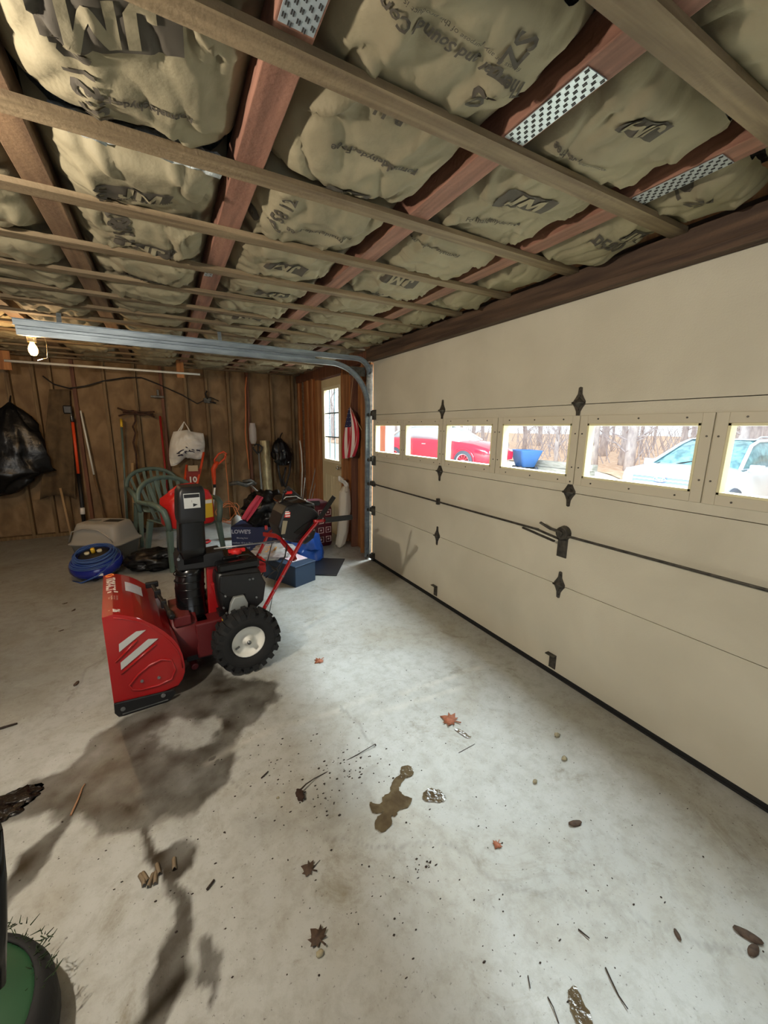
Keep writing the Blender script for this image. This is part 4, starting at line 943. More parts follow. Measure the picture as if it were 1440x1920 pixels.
# dark tools along the wall at waist height
t = thing('bow_rake', 'dark garden rake lying tilted with a pale handle in front of the wall', 'rake', (W2(470, 905, 6.0).x, 6.0, .4))
g = G(); g.tube([P(x, y, 'Y', 6.0) for x, y in ((430, 908), (445, 905), (462, 910), (475, 905))], .03, 8); g.tube([P(x, y, 'Y', 6.0) for x, y in ((455, 903), (470, 901), (480, 908))], .025, 8); obj('rake_head', g, M_iron, t, world=True)
g = G(); g.cyl(P(470, 910, 'Y', 6.0), P(502, 939, 'Y', 5.3), .014); g.cyl(P(502, 939, 'Y', 5.3), (P(502, 939, 'Y', 5.3).x+.35, 4.95, .02), .014); obj('handle', g, M_grey, t, world=True)
g = G(); g.ball((P(445, 975, 'Y', 5.4).x, 5.4, .16), (.17, .15, .32), 3, .1, sub=2); simple('grey_cloth', 'small grey bundle on the floor behind the navy box', 'bundle', g, M_grey)
# wires stapled over the studs
for pts, lab in ((((80, 705), (100, 720), (130, 728), (160, 724), (195, 714), (235, 708)), 'dark cable sagging over the studs under the long white pole'), (((235, 708), (265, 708), (300, 722), (340, 740), (370, 757), (395, 745), (410, 752)), 'dark cable running to the small box on the back wall')):
    g = G(); g.tube([W2(a, b, 6.50) for a, b in pts], .008, 6); simple('wall_cable', lab, 'cable', g, M_wire)
t = thing('junction_box', 'small dark junction box with cable stubs on the back wall', 'electrical box', tuple(W2(388, 750)))
g = G(); g.box(W2(389, 751, 6.48), (.10, .07, .07)); obj('box', g, M_iron, t, world=True, bevel=.004)
g = G(); g.tube([W2(389, 748, 6.45), W2(385, 738, 6.42), W2(388, 733, 6.42)], .012, 6); g.tube([W2(393, 753, 6.45), W2(405, 756, 6.45)], .012, 6); obj('cable_stub', g, M_wire, t, world=True)
g = G(); g.box(W2(295, 744, 6.48), (.16, .06, .03)); g.box(W2(296, 736, 6.47), (.03, .05, .08)); simple('tool_hook', 'dark tool hook on the stud right of the hanging rake heads', 'hook', g, M_iron, bevel=.004)
# long white pole under the ceiling
YP = 6.0
t = thing('long_white_pole', 'long white pole slung under the ceiling in front of the back wall', 'pole', tuple(P(190, 690, 'Y', YP)))
g = G(); g.cyl(P(8, 676, 'Y', YP), P(375, 702, 'Y', YP), .013); obj('pole', g, M_white, t, world=True)
g = G(); q = P(338, 695, 'Y', YP); g.box((q.x, YP+.03, q.z+.04), (.085, .02, .25)); obj('hanger_board', g, M_pine, t, world=True); g = G(); g.box((P(6, 680, 'Y', YP).x, YP+.03, P(6, 680, 'Y', YP).z+.03), (.12, .02, .2)); obj('hanger_board', g, M_pine, t, world=True)

# ================================================================ FLAG
t = thing('flag', 'small United States flag hanging beside the side door', 'flag', (1.90, 4.4, 1.4))
XF = 1.915
M_fr = mat('flag_red', (178, 40, 54), .8); M_fw = mat('flag_white', (226, 214, 206), .8); M_fb = mat('flag_blue', (36, 40, 74), .8)
def flagp(s, tt):
    L_ = [(654, 766), (646, 812), (645, 860)]; R_ = [(660, 766), (677, 806), (663, 854)]
    def ev(q, s):
        a, b, c_ = [Vector((u[0], u[1], 0)) for u in q]; return a*(1-s)**2+b*2*s*(1-s)+c_*s*s
    l, r = ev([(655, 763), (643, 815), (646, 860)], s), ev([(657, 763), (690, 806), (664, 856)], s)
    q = l.lerp(r, tt); p = P(q.x, q.y, 'X', XF); p.x -= .03*math.sin(tt*14+s*2)*s**.5; return p
g = G(); nu, nv = 27, 13
for i in range(nu-1):
    for j in range(nv):
        s0, s1, t0, t1 = i/(nu-1), (i+1)/(nu-1), j/nv, (j+1)/nv
        mi = 2 if (s1 <= .42 and j < 7) else (0 if j % 2 == 0 else 1)
        for k in range(2):
            ta, tb = t0+(t1-t0)*k/2, t0+(t1-t0)*(k+1)/2
            g.add([flagp(s0, ta), flagp(s0, tb), flagp(s1, tb), flagp(s1, ta)], [(0, 1, 2, 3)], None, mi, True)
obj('flag_cloth', g, [M_fr, M_fw, M_fb], t, world=True)
g = G()
for i in range(5):
    for j in range(5):
        p = flagp(.05+.075*i, .04+.1*j+(.03 if i % 2 else 0)); p.x -= .004; n_ = 5
        vs = [(p.x, p.y+.006*(1 if k % 2 == 0 else .4)*math.cos(PI*k/5), p.z+.006*(1 if k % 2 == 0 else .4)*math.sin(PI*k/5)) for k in range(10)]; g.add(vs, [tuple(range(10))])
tag(obj('star', g, M_fw, t, world=True), kind='stuff')
g = G(); g.cyl(P(656, 764, 'X', XF), P(678, 806, 'X', XF), .004); g.cyl(P(656, 764, 'X', XF), P(663, 700, 'X', XF), .003); obj('flag_staff', g, M_hand, t, world=True)

# ================================================================ TALL WHITE SACK, CRATE, BOXES
t = thing('tall_white_sack', 'tall white plastic-wrapped roll standing below the flag', 'wrapped roll', (1.83, 4.42, 0))
q = lambda x, y: P(x, y, 'Y', 4.42)
g = sack([(q(648, 912), .035, .03), (q(647, 922), .065, .06), (q(646, 960), .075, .065), (q(642, 1000), .07, .06), (q(638, 1020), .06, .05), (q(637, 1025), .03, .03)], 21, amp=.07); obj('roll', g, mat('milky_film', (196, 188, 172), .45, bump=.3, bscale=25), t, world=True)
g = sack([(q(636, 893), .012, .012), (q(640, 900), .035, .03), (q(648, 906), .03, .025), (q(650, 914), .02, .02)], 22, amp=.2); obj('wrapper_top', g, M_paper, t, world=True)
cx, cy = 1.53, 4.72
t = thing('dark_red_crate', 'dark red patterned cardboard crate beside the tall white roll', 'box', (cx, cy, 0), .12)
g = G(); g.loft([[(x, y, z) for x, y, z in rrect(.46*k, .34*k, .05, z)] for z, k in ((0, .95), (.03, 1), (.46, 1), (.54, .9), (.56, .7))]); cr = obj('carton', g, mat('dark_red_card', (96, 30, 42), .55, c2=(76, 24, 34), scale=(8, 8, 8)), t)
M_print = mat('dusty_pink_print', (206, 180, 176), .6)
for a in (-.16, -.05, .06, .16):
    for z in (.09, .21, .33, .43):
        g = G(); g.tube([(a+.033*sx, -.172, z+.033*sz) for sx, sz in ((-1, -1), (1, -1), (1, 1), (-1, 1))], .006, 5, closed=True); g.ball((a, -.172, z), (.03, .004, .03), sub=1)
        obj('printed_square', g, M_print, cr)
# navy cardboard box
bx0 = P(436, 1068, 'Z', 0); 
t = thing('navy_cardboard_box', 'navy printed cardboard box behind the snow blower handlebar', 'box', (.84, 4.55, 0), math.radians(-27))
g = G(); g.box((0, 0, .19), (.46, .34, .38)); nb = obj('carton', g, M_navy, t, bevel=.004)
Mf = Matrix(((1, 0, 0, 0), (0, 0, -1, -.1715), (0, 1, 0, 0), (0, 0, 0, 1)))
g = G(); text_on(g, "LOWE'S", .06, Mf @ Matrix.Translation((-.12, .325, 0)), .002)
for k, s_ in enumerate(('Moving box', 'medium 18 in x 18 in', 'for clothes and')): text_on(g, s_, .026, Mf @ Matrix.Translation((-.11, .255-.055*k, 0)), .0003)
obj('lettering', g, mat('pale_box_print', (170, 176, 196), .6), nb)
g = G(); g.prism([(-.20, .29), (-.03, .29), (-.03, .36), (-.115, .385), (-.20, .36)], .0008, Matrix(((1, 0, 0, 0), (0, 0, -1, -.1705), (0, 1, 0, 0), (0, 0, 0, 1)))); obj('printed_badge', g, M_navy, nb)
# blue film bag behind the toolbox
c = P(585, 1040, 'Z', 0)
g = sack([((1.27, 4.2, .34), .05, .05), ((1.27, 4.2, .28), .17, .12), ((1.28, 4.18, .14), .2, .15), ((1.27, 4.16, .01), .21, .16)], 14, amp=.14); simple('blue_plastic_bag', 'crumpled blue plastic bag under the snow blower control panel', 'bag', g, M_bluefilm)
# black bags heap on the box
t = thing('black_bag_heap', 'shiny black bin bag heaped on the navy box', 'bag', (.98, 4.35, .38))
g = G(); g.ball((.95, 4.42, .56), (.52, .42, .40), 31, .5, 2.0, 4, flat=.385, ridge=True); obj('bag', g, M_bag, t, world=True)
g = G(); g.ball((1.12, 4.34, .50), (.36, .3, .34), 35, .5, 2.0, 4, flat=.386, ridge=True); obj('bag_fold', g, M_bag, t, world=True)
t = thing('pink_cloth', 'pink and white cloth draped over the black bag heap', 'cloth', (.78, 4.25, .5))
def pc(u, v):
    x = 487-30*v+4*math.sin(u*3); y = 931+44*v+10*(u-.5)*(1-abs(v-.5)); p = P(x+10*(u-.5), y, 'Y', 4.24-.05*math.sin(PI*v)); p.y -= .02*math.sin(u*9); return tuple(p)
g = G(); g.grid(pc, 10, 16); obj('cloth', g, M_pink, t, world=True, solid=.01)
# toolbox with papers
tb = thing('dark_blue_toolbox', 'dark blue-grey storage box on the floor under the handlebar', 'storage box', (.965, 3.69, 0), math.radians(-65))
g = G(); g.box((0, 0, .095), (.48, .25, .19)); g.box((0, 0, .196), (.49, .26, .014)); obj('box', g, M_teal, tb, bevel=.006)
g = G(); g.box((-.05, -.127, .12), (.09, .006, .03)); obj('badge', g, M_greyd, tb)
t = thing('plastic_bag_of_papers', 'clear crumpled plastic bag with pale papers on the dark blue box', 'bag', (.90, 3.78, .205))
g = G(); g.ball((.86, 3.86, .24), (.44, .40, .13), 41, .45, 2.4, 4, flat=.206, ridge=True); obj('film', g, M_clear, t, world=True)
g = G(); g.box((1.02, 3.66, .209), (.17, .18, .006), Matrix.Rotation(.3, 3, 'Z')); g.box((.90, 3.80, .209), (.2, .14, .006), Matrix.Rotation(-.5, 3, 'Z')); obj('papers', g, mat('white_pink_paper', (226, 216, 220), .7, c2=(214, 178, 190), scale=(9, 9, 9)), t, world=True)
random.seed(3); g = G()
for k in range(14):
    p = Vector((.72+.14*random.random(), 3.68+.2*random.random(), .235+.05*random.random())); g.tube([p, p+Vector((.04*random.random(), .05*(random.random()-.5), .04*random.random())), p+Vector((.09*(random.random()-.3), .08*(random.random()-.5), .05*(random.random()-.3)))], [.004, .009, .002], 5)
obj('gold_tissue', g, mat('gold_tissue', (214, 158, 84), .4, .2), t, world=True)
g = G(); g.box((1.36, 3.86, .008), (.42, .52, .012), Matrix.Rotation(math.radians(-32), 3, 'Z')); simple('black_mat', 'flat black rubber mat on the concrete beside the storage box', 'mat', g, mat('dark_mat', (26, 30, 38), .35), bevel=.004)

# ================================================================ CHAIRS AND GAS CAN
def chair(loc, rz, label):
    t = thing('resin_chair', label, 'chair', loc, rz, 'green resin garden chairs'); t.scale = (1.12, 1.12, 1.05)
    g = G()
    def seat(u, v):
        x = (u-.5)*(.46-.05*(1-v)); y = -.25+.46*v; z = .42-.022*math.sin(PI*u)*math.sin(PI*min(1, v*1.1))-(.03*max(0, .15-v)/.15 if v < .15 else 0)+.02*(2*u-1)**4
        return (x, -y*-1, z)
    g.grid(seat, 14, 14); obj('seat', g, M_green, t, solid=.012, bevel=0)
    g = G(); hoop = []
    for k in range(25):
        a = PI*k/24; x = -.27*math.cos(a)*(1.0); z = .62+.22*math.sin(a)**.8; y = .24+.09*math.sin(a)
        hoop.append((x, y, z))
    g.tube([(-.27, -.05, .63)]+[(-.28, .1, .63)]+hoop+[(.28, .1, .63), (.27, -.05, .63)], .020, 8, squash=1.5)
    g2 = obj('backrest', g, M_green, t)
    g = G()
    for k in range(7):
        f = (k-3)/3; x0 = .15*f; x1 = .22*f; z1 = .62+.22*math.sqrt(max(0, 1-(x1/.27)**2))**.8
        g.bar((x0, .20, .43), (x1, .24+.09*math.sqrt(max(0, 1-(x1/.27)**2)), z1), .012, .030, (1, 0, 0))
    obj('back_slat', g, M_green, g2, bevel=.003)
    for s_ in (-1, 1):
        g = G(); g.tube([(s_*.275, .12, .64), (s_*.285, -.05, .645), (s_*.285, -.17, .635), (s_*.27, -.235, .60), (s_*.25, -.25, .50), (s_*.24, -.245, .40)], [.022, .024, .026, .028, .026, .024], 8, squash=.7); obj('armrest', g, M_green, t)
        g = G(); g.loft([rr(s_*.235, -.235, .41, .05), rr(s_*.262, -.268, .0, .034)], sm=False); obj('leg', g, M_green, t, bevel=.006)
        g = G(); g.loft([rr(s_*.20, .215, .42, .05), rr(s_*.235, .29, .0, .034)], sm=False); obj('leg', g, M_green, t, bevel=.006)
    return t
def rr(x, y, z, w): return [(x-w/2, y-w/2, z), (x+w/2, y-w/2, z), (x+w/2, y+w/2, z), (x-w/2, y+w/2, z)]
chair((.10, 4.76, 0), math.radians(25), 'dark green resin chair holding the red fuel can')
chair((-.12, 5.85, 0), math.radians(12), 'empty green resin chair standing behind the chair with the fuel can')
t = thing('fuel_can', 'red plastic fuel can with yellow label on the green chair', 'fuel can', (.155, 4.60, .478), math.radians(24)); t.scale = (1.22, 1.15, 1.22)
def canring(z, a, b, cx=0, r=.04): return [(p[0], p[1], p[2]) for p in rrect(a, b, r, z, 4, cx, 0)]
g = G(); g.loft([canring(-.035, .34, .24), canring(-.02, .37, .26), canring(.12, .375, .265), canring(.20, .36, .25), canring(.25, .28, .2, .03), canring(.265, .2, .15, .04)]); fc = obj('can_body', g, M_redp, t)
g = G(); g.tube([(-.14, 0, .19), (-.12, 0, .25), (-.05, 0, .29), (.05, 0, .295), (.11, 0, .275), (.13, 0, .24)], .022, 8, squash=1.3); obj('handle', g, M_redp, t)
g = G(); g.cyl((-.02, -.06, .24), (-.05, -.10, .285), .026); g.cyl((-.05, -.10, .285), (-.07, -.12, .31), .018); obj('spout_cap', g, M_greyd, t)
g = G(); 
g.box((.1886, 0, .11), (.003, .18, .18)); g.box((.08, -.1335, .10), (.16, .003, .16)); lb = obj('label', g, M_yellow, fc)
g = G(); g.box((.191, .0, .165), (.002, .17, .05)); g.box((.08, -.1355, .16), (.15, .002, .03)); obj('label_heading', g, M_decal, lb)
# red hook on the floor
g = G(); q = P(385, 1015, 'Y', 5.3); g.tube([(q.x-.06, q.y, .02), (q.x+.02, q.y, .015), (q.x+.06, q.y+.05, .02), (q.x+.05, q.y+.12, .02), (q.x-.01, q.y+.1, .02)], .012, 8); simple('red_hook', 'small red hook lying on the floor behind the chair leg', 'hook', g, M_redp)

# ================================================================ LITTER BOX, COMPRESSOR, BAG ON THE FLOOR
lt = thing('litter_box', 'grey plastic litter box with a domed lid behind the blue compressor', 'litter box', (-.66, 5.25, 0), math.radians(-30))
g = G(); g.loft([canring2 for canring2 in [[(p[0], p[1], p[2]) for p in rrect(a, b, .07, z)] for z, a, b in ((0, .46, .36), (.02, .48, .38), (.17, .54, .42), (.185, .56, .44))]]); obj('tray', g, M_greyd, lt)
g = G(); g.loft([[(p[0], p[1], p[2]) for p in rrect(a, b, .07, z)] for z, a, b in ((.185, .58, .46), (.20, .58, .46), (.212, .54, .42), (.25, .52, .40), (.36, .47, .35), (.40, .44, .32), (.412, .38, .27))]); ld = obj('lid', g, M_grey, lt)
g = G(); g.tube([(-.26, -.20, .22), (-.22, -.195, .33), (-.10, -.185, .365), (.06, -.186, .35), (.17, -.195, .28), (.22, -.205, .225)], .007, 6); obj('lid_rib', g, M_grey, ld)
g = G(); g.box((.10, .02, .411), (.17, .11, .006)); obj('lid_vent', g, M_dark, ld); g = G(); g.box((-.1, .0, .413), (.12, .05, .012)); obj('lid_handle', g, M_greyd, ld, bevel=.004)
co = thing('air_compressor', 'round blue air compressor with a coiled blue hose on top', 'air compressor', (-.68, 4.62, 0))
T = Matrix.Translation((0, 0, .115)) @ Matrix.Rotation(math.radians(14), 4, 'X') @ Matrix.Rotation(math.radians(-6), 4, 'Y')
g = G(); g.lathe([(0, -.085), (.14, -.08), (.205, -.05), (.228, 0), (.222, .04), (.19, .08), (.15, .092), (0, .095)], T, 40); obj('tank', g, M_blue, co)
g = G(); random.seed(6)
for k in range(10):
    r = .148+.011*(k % 7)+.004*random.random(); z = .118-.0105*(k % 7)+(.016 if k > 6 else 0)+.006*random.random(); ph = random.random()*6; ex = .012*random.uniform(-1, 1)
    g.tube([T @ Vector((ex+(r+.006*math.sin(2*a+ph))*math.cos(a), -ex+(r+.006*math.cos(3*a+ph))*math.sin(a), z+.008*math.sin(a*2+ph))) for a in [2*PI*j/40 for j in range(40)]], .0058, 6, closed=True)
g.tube([T @ Vector(p_) for p_ in ((.19, -.05, .1), (.14, -.17, .06), (.02, -.235, .0), (-.12, -.22, -.05), (-.2, -.12, -.07))], .0075, 6)
obj('hose', g, M_hose, co)
g = G(); g.lathe([(0, .095), (.125, .095), (.13, .11), (.1, .125), (0, .128)], T, 28); cp = obj('control_panel', g, M_black, co)
g = G()
for x, y, r in ((-.05, -.01, .022), (.05, .0, .022)): g.lathe([(0, .128), (r, .128), (r, .146), (0, .148)], T @ Matrix.Translation((x, y, 0)), 14)
obj('gauge', g, mat('pale_gauge', (200, 190, 160), .4), cp)
g = G(); g.cyl(T @ Vector((0, .0, .125)), T @ Vector((0, .0, .175)), .018, n=12); obj('regulator_knob', g, M_yellow, cp)
g = G()
for a in (.6, 2.6, 4.7): p_ = Vector((.17*math.cos(a), .17*math.sin(a), 0)); g.cyl((p_.x, p_.y, 0), (p_.x, p_.y, .06), .02, n=10)
obj('rubber_foot', g, M_rubber, co)
g = G(); g.box(T @ Vector((.03, -.222, .0)), (.07, .006, .022)); obj('label', g, M_decal, co)
t = thing('floor_bin_bag', 'flattened black bin bag on the floor between compressor and chair', 'bag', (-.20, 4.60, 0))
g = G(); g.ball((-.17, 4.62, .09), (.56, .42, .22), 51, .42, 2.0, 4, flat=.004, ridge=True); obj('bag', g, M_bag, t, world=True)
# ================================================================ FOREGROUND: mower deck edge, dark heap
t = thing('green_mower_deck', 'edge of a green mower deck with grass clippings, bottom left corner', 'lawn mower', (-.62, .85, 0))
g = G(); M_dg = mat('mower_green', (36, 72, 46), .45, c2=(28, 60, 38), scale=(6, 6, 6)); n = 48
cx_, cy_ = P(-180, 2010, 'Z', .12).x, P(-180, 2010, 'Z', .12).y
R0 = .235
g.lathe([(R0, .02), (R0, .10), (R0-.012, .125), (R0-.035, .135), (.12, .15), (.05, .155), (0, .155)], Matrix.Translation((cx_, cy_, 0)), n); obj('deck', g, M_dg, t, world=True)
g = G(); g.lathe([(R0+.002, .012), (R0+.012, .03), (R0+.011, .09), (R0-.002, .125), (R0-.022, .139), (R0-.026, .136), (R0-.01, .12)], Matrix.Translation((cx_, cy_, 0)), n)
obj('rim', g, M_rubber, t, world=True)
g = G(); random.seed(12)
for k in range(150):
    a = random.random()*1.9+.1; r = R0-.03+.05*random.random(); p_ = Vector((cx_+r*math.cos(a), cy_+r*math.sin(a), .128)); q_ = p_+Vector((random.uniform(-.02, .02), random.uniform(-.02, .02), random.uniform(0, .015))); g.tube([p_, q_], [.0016, .0006], 4)
tag(obj('grass_clipping', g, mat('dark_clipping', (36, 52, 26), .9), t, world=True), kind='stuff')
g = G(); q0 = P(-8, 1600, 'Y', .95); q1 = P(-3, 1800, 'Y', .87); g.tube([P(-9, 1560, 'Y', 1.0), P(-1, 1650, 'Y', .97), P(0, 1740, 'Y', .95), P(-3, 1850, 'Y', .92)], .012, 10); g.tube([P(-9, 1560, 'Y', 1.0), P(-60, 1400, 'Y', 1.05)], .012, 10); obj('handle_bar', g, M_blackg, t, world=True)
t = thing('wet_mud_heap', 'dark wet heap of mud and leaves at the left edge of the puddle', 'mud heap', tuple(floorY(30, 1495)))
g = G(); c = floorY(32, 1497); g.ball((c.x, c.y, .0), (.15, .09, .03), 61, .5, 3, 4, flat=.001); c = floorY(5, 1525); g.ball((c.x, c.y, .0), (.12, .08, .03), 63, .5, 3, 4, flat=.001); obj('mud', g, mat('wet_black_mud', (26, 18, 14), .22, bump=.5, bscale=60), t, world=True)
# puddles of meltwater
def water():
    m = mat('muddy_water', (92, 80, 60), .06, spec=.6, c2=(74, 62, 46), scale=(20, 20, 20), bump=.25, bscale=45); return m
M_water = water()
def puddle(pts, label, h=.0022, seed=0):
    c = np.mean(np.array([[floorY(*q).x, floorY(*q).y] for q in pts]), 0)
    ring = [floorY(*q) for q in pts]; out = []; n = len(ring)
    for i in range(n):
        p0, p1, p2, p3 = ring[i-1], ring[i], ring[(i+1) % n], ring[(i+2) % n]
        for k in range(5):
            t = k/5; p_ = .5*((2*p1)+(p2-p0)*t+(2*p0-5*p1+4*p2-p3)*t*t+(3*p1-p0-3*p2+p3)*t**3); p_ = p_+Vector((noise.noise(Vector((p_.x*110, p_.y*110, seed))), noise.noise(Vector((p_.x*110, p_.y*110, seed+9))), 0))*.007; w = 1; out.append((c[0]+(p_.x-c[0])*w, c[1]+(p_.y-c[1])*w))
    bm = bmesh.new(); vs = [bm.verts.new((x, y, .0006)) for x, y in out]; f = bm.faces.new(vs)
    if f.normal.z < 0: bmesh.ops.reverse_faces(bm, faces=[f])
    r = bmesh.ops.inset_region(bm, faces=[f], thickness=.003, depth=0)
    for v in f.verts: v.co.z = .0006+h
    bmesh.ops.triangulate(bm, faces=[f])
    g = G(); bm.verts.index_update(); g.add([tuple(v.co) for v in bm.verts], [tuple(v.index for v in q.verts) for q in bm.faces], None, 0, True); bm.free()
    return simple('puddle', label, 'puddle', g, M_water)
Z6 = lambda pts: [(480+x/3.6, 1380+y/3.6) for x, y in pts]
puddle(Z6([(985, 210), (1045, 205), (1062, 262), (1010, 290), (968, 350), (988, 398), (1050, 425), (1030, 480), (960, 510), (940, 548), (912, 540), (915, 600), (862, 652), (805, 622), (818, 548), (868, 512), (800, 528), (768, 455), (835, 462), (862, 410), (905, 380), (905, 345), (935, 290), (975, 260)]), 'branching shallow puddle in the middle of the floor', seed=1)
puddle(Z6([(1135, 378), (1185, 358), (1240, 372), (1282, 420), (1255, 448), (1135, 436)]), 'small round puddle right of the branching one', seed=2)
puddle([(1066, 1858), (1080, 1850), (1095, 1880), (1112, 1925), (1085, 1925), (1068, 1885)], 'narrow puddle at the bottom edge of the picture', seed=3)
puddle([(853, 1369), (862, 1368), (882, 1382), (874, 1384)], 'tiny puddle beside the orange maple leaf', seed=4)
#puddle([(258, 1883), (300, 1883), (292, 1940), (258, 1940)], 'puddle at the foot of the long dark water stain', h=.001, seed=5)

# ---- leaves, twigs, stones, grit
M_leafo = mat('orange_dead_leaf', (160, 98, 70), .7, c2=(132, 78, 54), scale=(60, 60, 60)); M_leafd = mat('brown_dead_leaf', (84, 66, 52), .8, c2=(62, 48, 38), scale=(60, 60, 60)); M_stone = mat('pale_grit_stone', (170, 160, 130), .85, c2=(130, 122, 100), scale=(40, 40, 40)); M_twig = mat('dark_twig', (48, 38, 32), .85)
def leaf(px_, py_, size, rot, m, label, pts=None, curl=.25):
    c = floorY(px_, py_); g = G(); n = len(pts)
    vs = [(0, 0, .004)]+[(size*x*math.cos(rot)-size*y*math.sin(rot), size*x*math.sin(rot)+size*y*math.cos(rot), .0025+size*curl*(x*x+y*y)*(.5+.5*math.sin(3*i))) for i, (x, y) in enumerate(pts)]
    g.add([(c.x+a, c.y+b, z) for a, b, z in vs], [(0, 1+i, 1+(i+1) % n) for i in range(n)], None, 0, True)
    return simple('leaf', label, 'leaf', g, m, solid=.0008)
MAPLE = [(-.05, -.7), (.05, -.7), (.04, -.3), (.35, -.42), (.3, -.25), (.62, -.15), (.4, .05), (.5, .25), (.28, .2), (.18, .35), (0, .62), (-.16, .35), (-.3, .2), (-.5, .27), (-.4, .05), (-.62, -.12), (-.3, -.25), (-.36, -.42), (-.04, -.3)]
OVAL = [(.5*math.cos(a), .22*math.sin(a)) for a in [2*PI*k/12 for k in range(12)]]
leaf(843, 1350, .085, .6, M_leafo, 'orange maple leaf on the bright concrete near the garage door', MAPLE)
leaf(598, 1240, .06, 2.0, M_leafo, 'small orange-brown leaf right of the snow blower wheel', MAPLE)
leaf(1078, 1545, .055, -.3, M_leafd, 'brown oval leaf on the open floor centre right', OVAL, .5)
leaf(1402, 1755, .07, -1.1, M_leafd, 'long dark pointed leaf at the right edge', OVAL, .3)
leaf(1412, 1783, .05, 0, M_leafd, 'small dark leaf just below the long dark pointed leaf', OVAL, .2)
leaf(1270, 1754, .03, 1, M_leafd, 'small curled leaf lying on the floor crack at right', OVAL, .4)
leaf(595, 1758, .05, .4, M_leafd, 'dark leaf scrap just above the white pebble', MAPLE, .5)
leaf(578, 1630, .045, .8, M_leafd, 'grey leaf next to crossed pine needles', MAPLE, .3)
leaf(932, 1585, .03, 2, M_leafo, 'tiny rusty leaf scrap below the round puddle', MAPLE)
leaf(215, 1107, .05, .5, M_leafd, 'small dark leaf beside the snow blower housing, far floor', OVAL)
for (x, y, lab, s_) in ((138, 1145, 'dark leaf on the far left concrete', .045), (122, 1132, 'dark leaf nearest the compressor', .04), (115, 1183, 'dark leaf midway down the left floor', .035), (143, 1283, 'dark clump lying on the crack left of the snow blower', .05)): leaf(x, y, s_, random.random()*3, M_leafd, lab, OVAL, .6)
g = G(); c = floorY(300, 1640)
random.seed(9)
t = thing('leaf_cluster', 'curled pale leaf fragments in the dark water stain', 'leaf litter', (c.x, c.y, 0))
for k in range(7):
    a = random.uniform(-.5, .5); x0 = c.x+random.uniform(-.05, .05); y0 = c.y+random.uniform(-.015, .03); L0 = .042
    g.grid(lambda u, v: (x0+(u-.5)*.014*math.cos(a)-(v-.5)*L0*math.sin(a), y0+(u-.5)*.014*math.sin(a)+(v-.5)*L0*math.cos(a), .004+.012*math.sin(PI*u)*(1-.4*v)), 5, 4)
obj('leaf_fragment', g, mat('tan_leaf', (122, 106, 84), .7), t, world=True, solid=.001)
def stone(x, y, s_, label, seed): 
    c = floorY(x, y); g = G(); g.ball((c.x, c.y, s_*.25), (s_, s_*.8, s_*.6), seed, .35, 1.5, 2, flat=.0005); simple('stone', label, 'stone', g, M_stone)
stone(1058, 1424, .028, 'pale stone chip in the middle right of the floor', 1); stone(1044, 1380, .03, 'thin pale stone chip near the shadow edge by the door', 2); stone(1003, 1467, .022, 'grey stone chip below the pale one', 3); stone(600, 1790, .022, 'white pebble in the lower foreground', 4); stone(521, 1497, .012, 'tiny brown pebble left of the plant stem', 5)
def twig(pts, r, label, cat='twig', nm='twig', m=None):
    g = G(); P3 = [floorY(*q) for q in pts]; g.tube([(p_.x, p_.y, r+.002*(i % 2)) for i, p_ in enumerate(P3)], [r*(1-.5*i/len(P3)) for i in range(len(P3))], 6); return simple(nm, label, cat, g, m or M_twig)
t = thing('dead_plant_stem', 'long thin dead stem with a dark root clump in the foreground', 'plant stem', tuple(floorY(566, 1490)))
g = G(); g.tube([Vector((floorY(*q).x, floorY(*q).y, .006+.01*math.sin(i))) for i, q in enumerate(((562, 1495), (565, 1485), (574, 1476), (590, 1462), (615, 1446), (640, 1430), (670, 1416), (704, 1399)))], [.004, .0035, .0025, .002, .0018, .0018, .0018, .0016], 6); g.ball((floorY(704, 1399).x, floorY(704, 1399).y, .006), (.008, .008, .008), sub=1); obj('stem', g, M_twig, t, world=True)
g = G(); c = floorY(563, 1493); g.ball((c.x, c.y, .008), (.03, .055, .025), 71, .5, 3, 3, flat=.0005); obj('root_clump', g, mat('brown_root', (52, 34, 24), .9), t, world=True)
twig([(1135, 1815), (1145, 1838), (1160, 1868), (1177, 1894)], .002, 'long dark pine needle in the lower right foreground')
twig([(1027, 1870), (1037, 1890), (1048, 1920)], .0016, 'pine needle pair left of the narrow puddle'); twig([(990, 1830), (994, 1855)], .0015, 'short needle above the needle pair'); twig([(1084, 1743), (1105, 1761)], .002, 'short twig in the lower centre right')
twig([(0, 1368), (15, 1364), (33, 1358)], .006, 'brown stalk at the left edge of the floor'); twig([(575, 1640), (600, 1614)], .0012, 'crossed pine needles beside the grey leaf')
twig([(388, 1670), (402, 1652)], .004, 'short curved twig right of the leaf fragments'); twig([(490, 1460), (503, 1448)], .003, 'short twig left of the dead plant stem'); twig([(860, 1412), (890, 1396)], .0012, 'thin stalk right of the tiny puddle')
twig([(133, 1530), (146, 1503), (155, 1478), (160, 1472)], .004, 'pale stalk lying in the narrow water stain at left', m=mat('pale_stalk', (150, 110, 80), .6))
random.seed(11); g = G()
def specks(n, cx, cy, sx, sy, s0, s1):
    for k in range(n):
        x, y = random.gauss(cx, sx), random.gauss(cy, sy)
        if not (5 < x < 1435 and 1150 < y < 1915): continue
        p_ = floorY(x, y)
        if p_.x > 1.9 or p_.z > .1: continue
        s_ = random.uniform(s0, s1); g.ball((p_.x, p_.y, s_*.2), (s_*random.uniform(.5, 1.8), s_*random.uniform(.5, 1.2), s_*.5), k, .3, 2, 1)
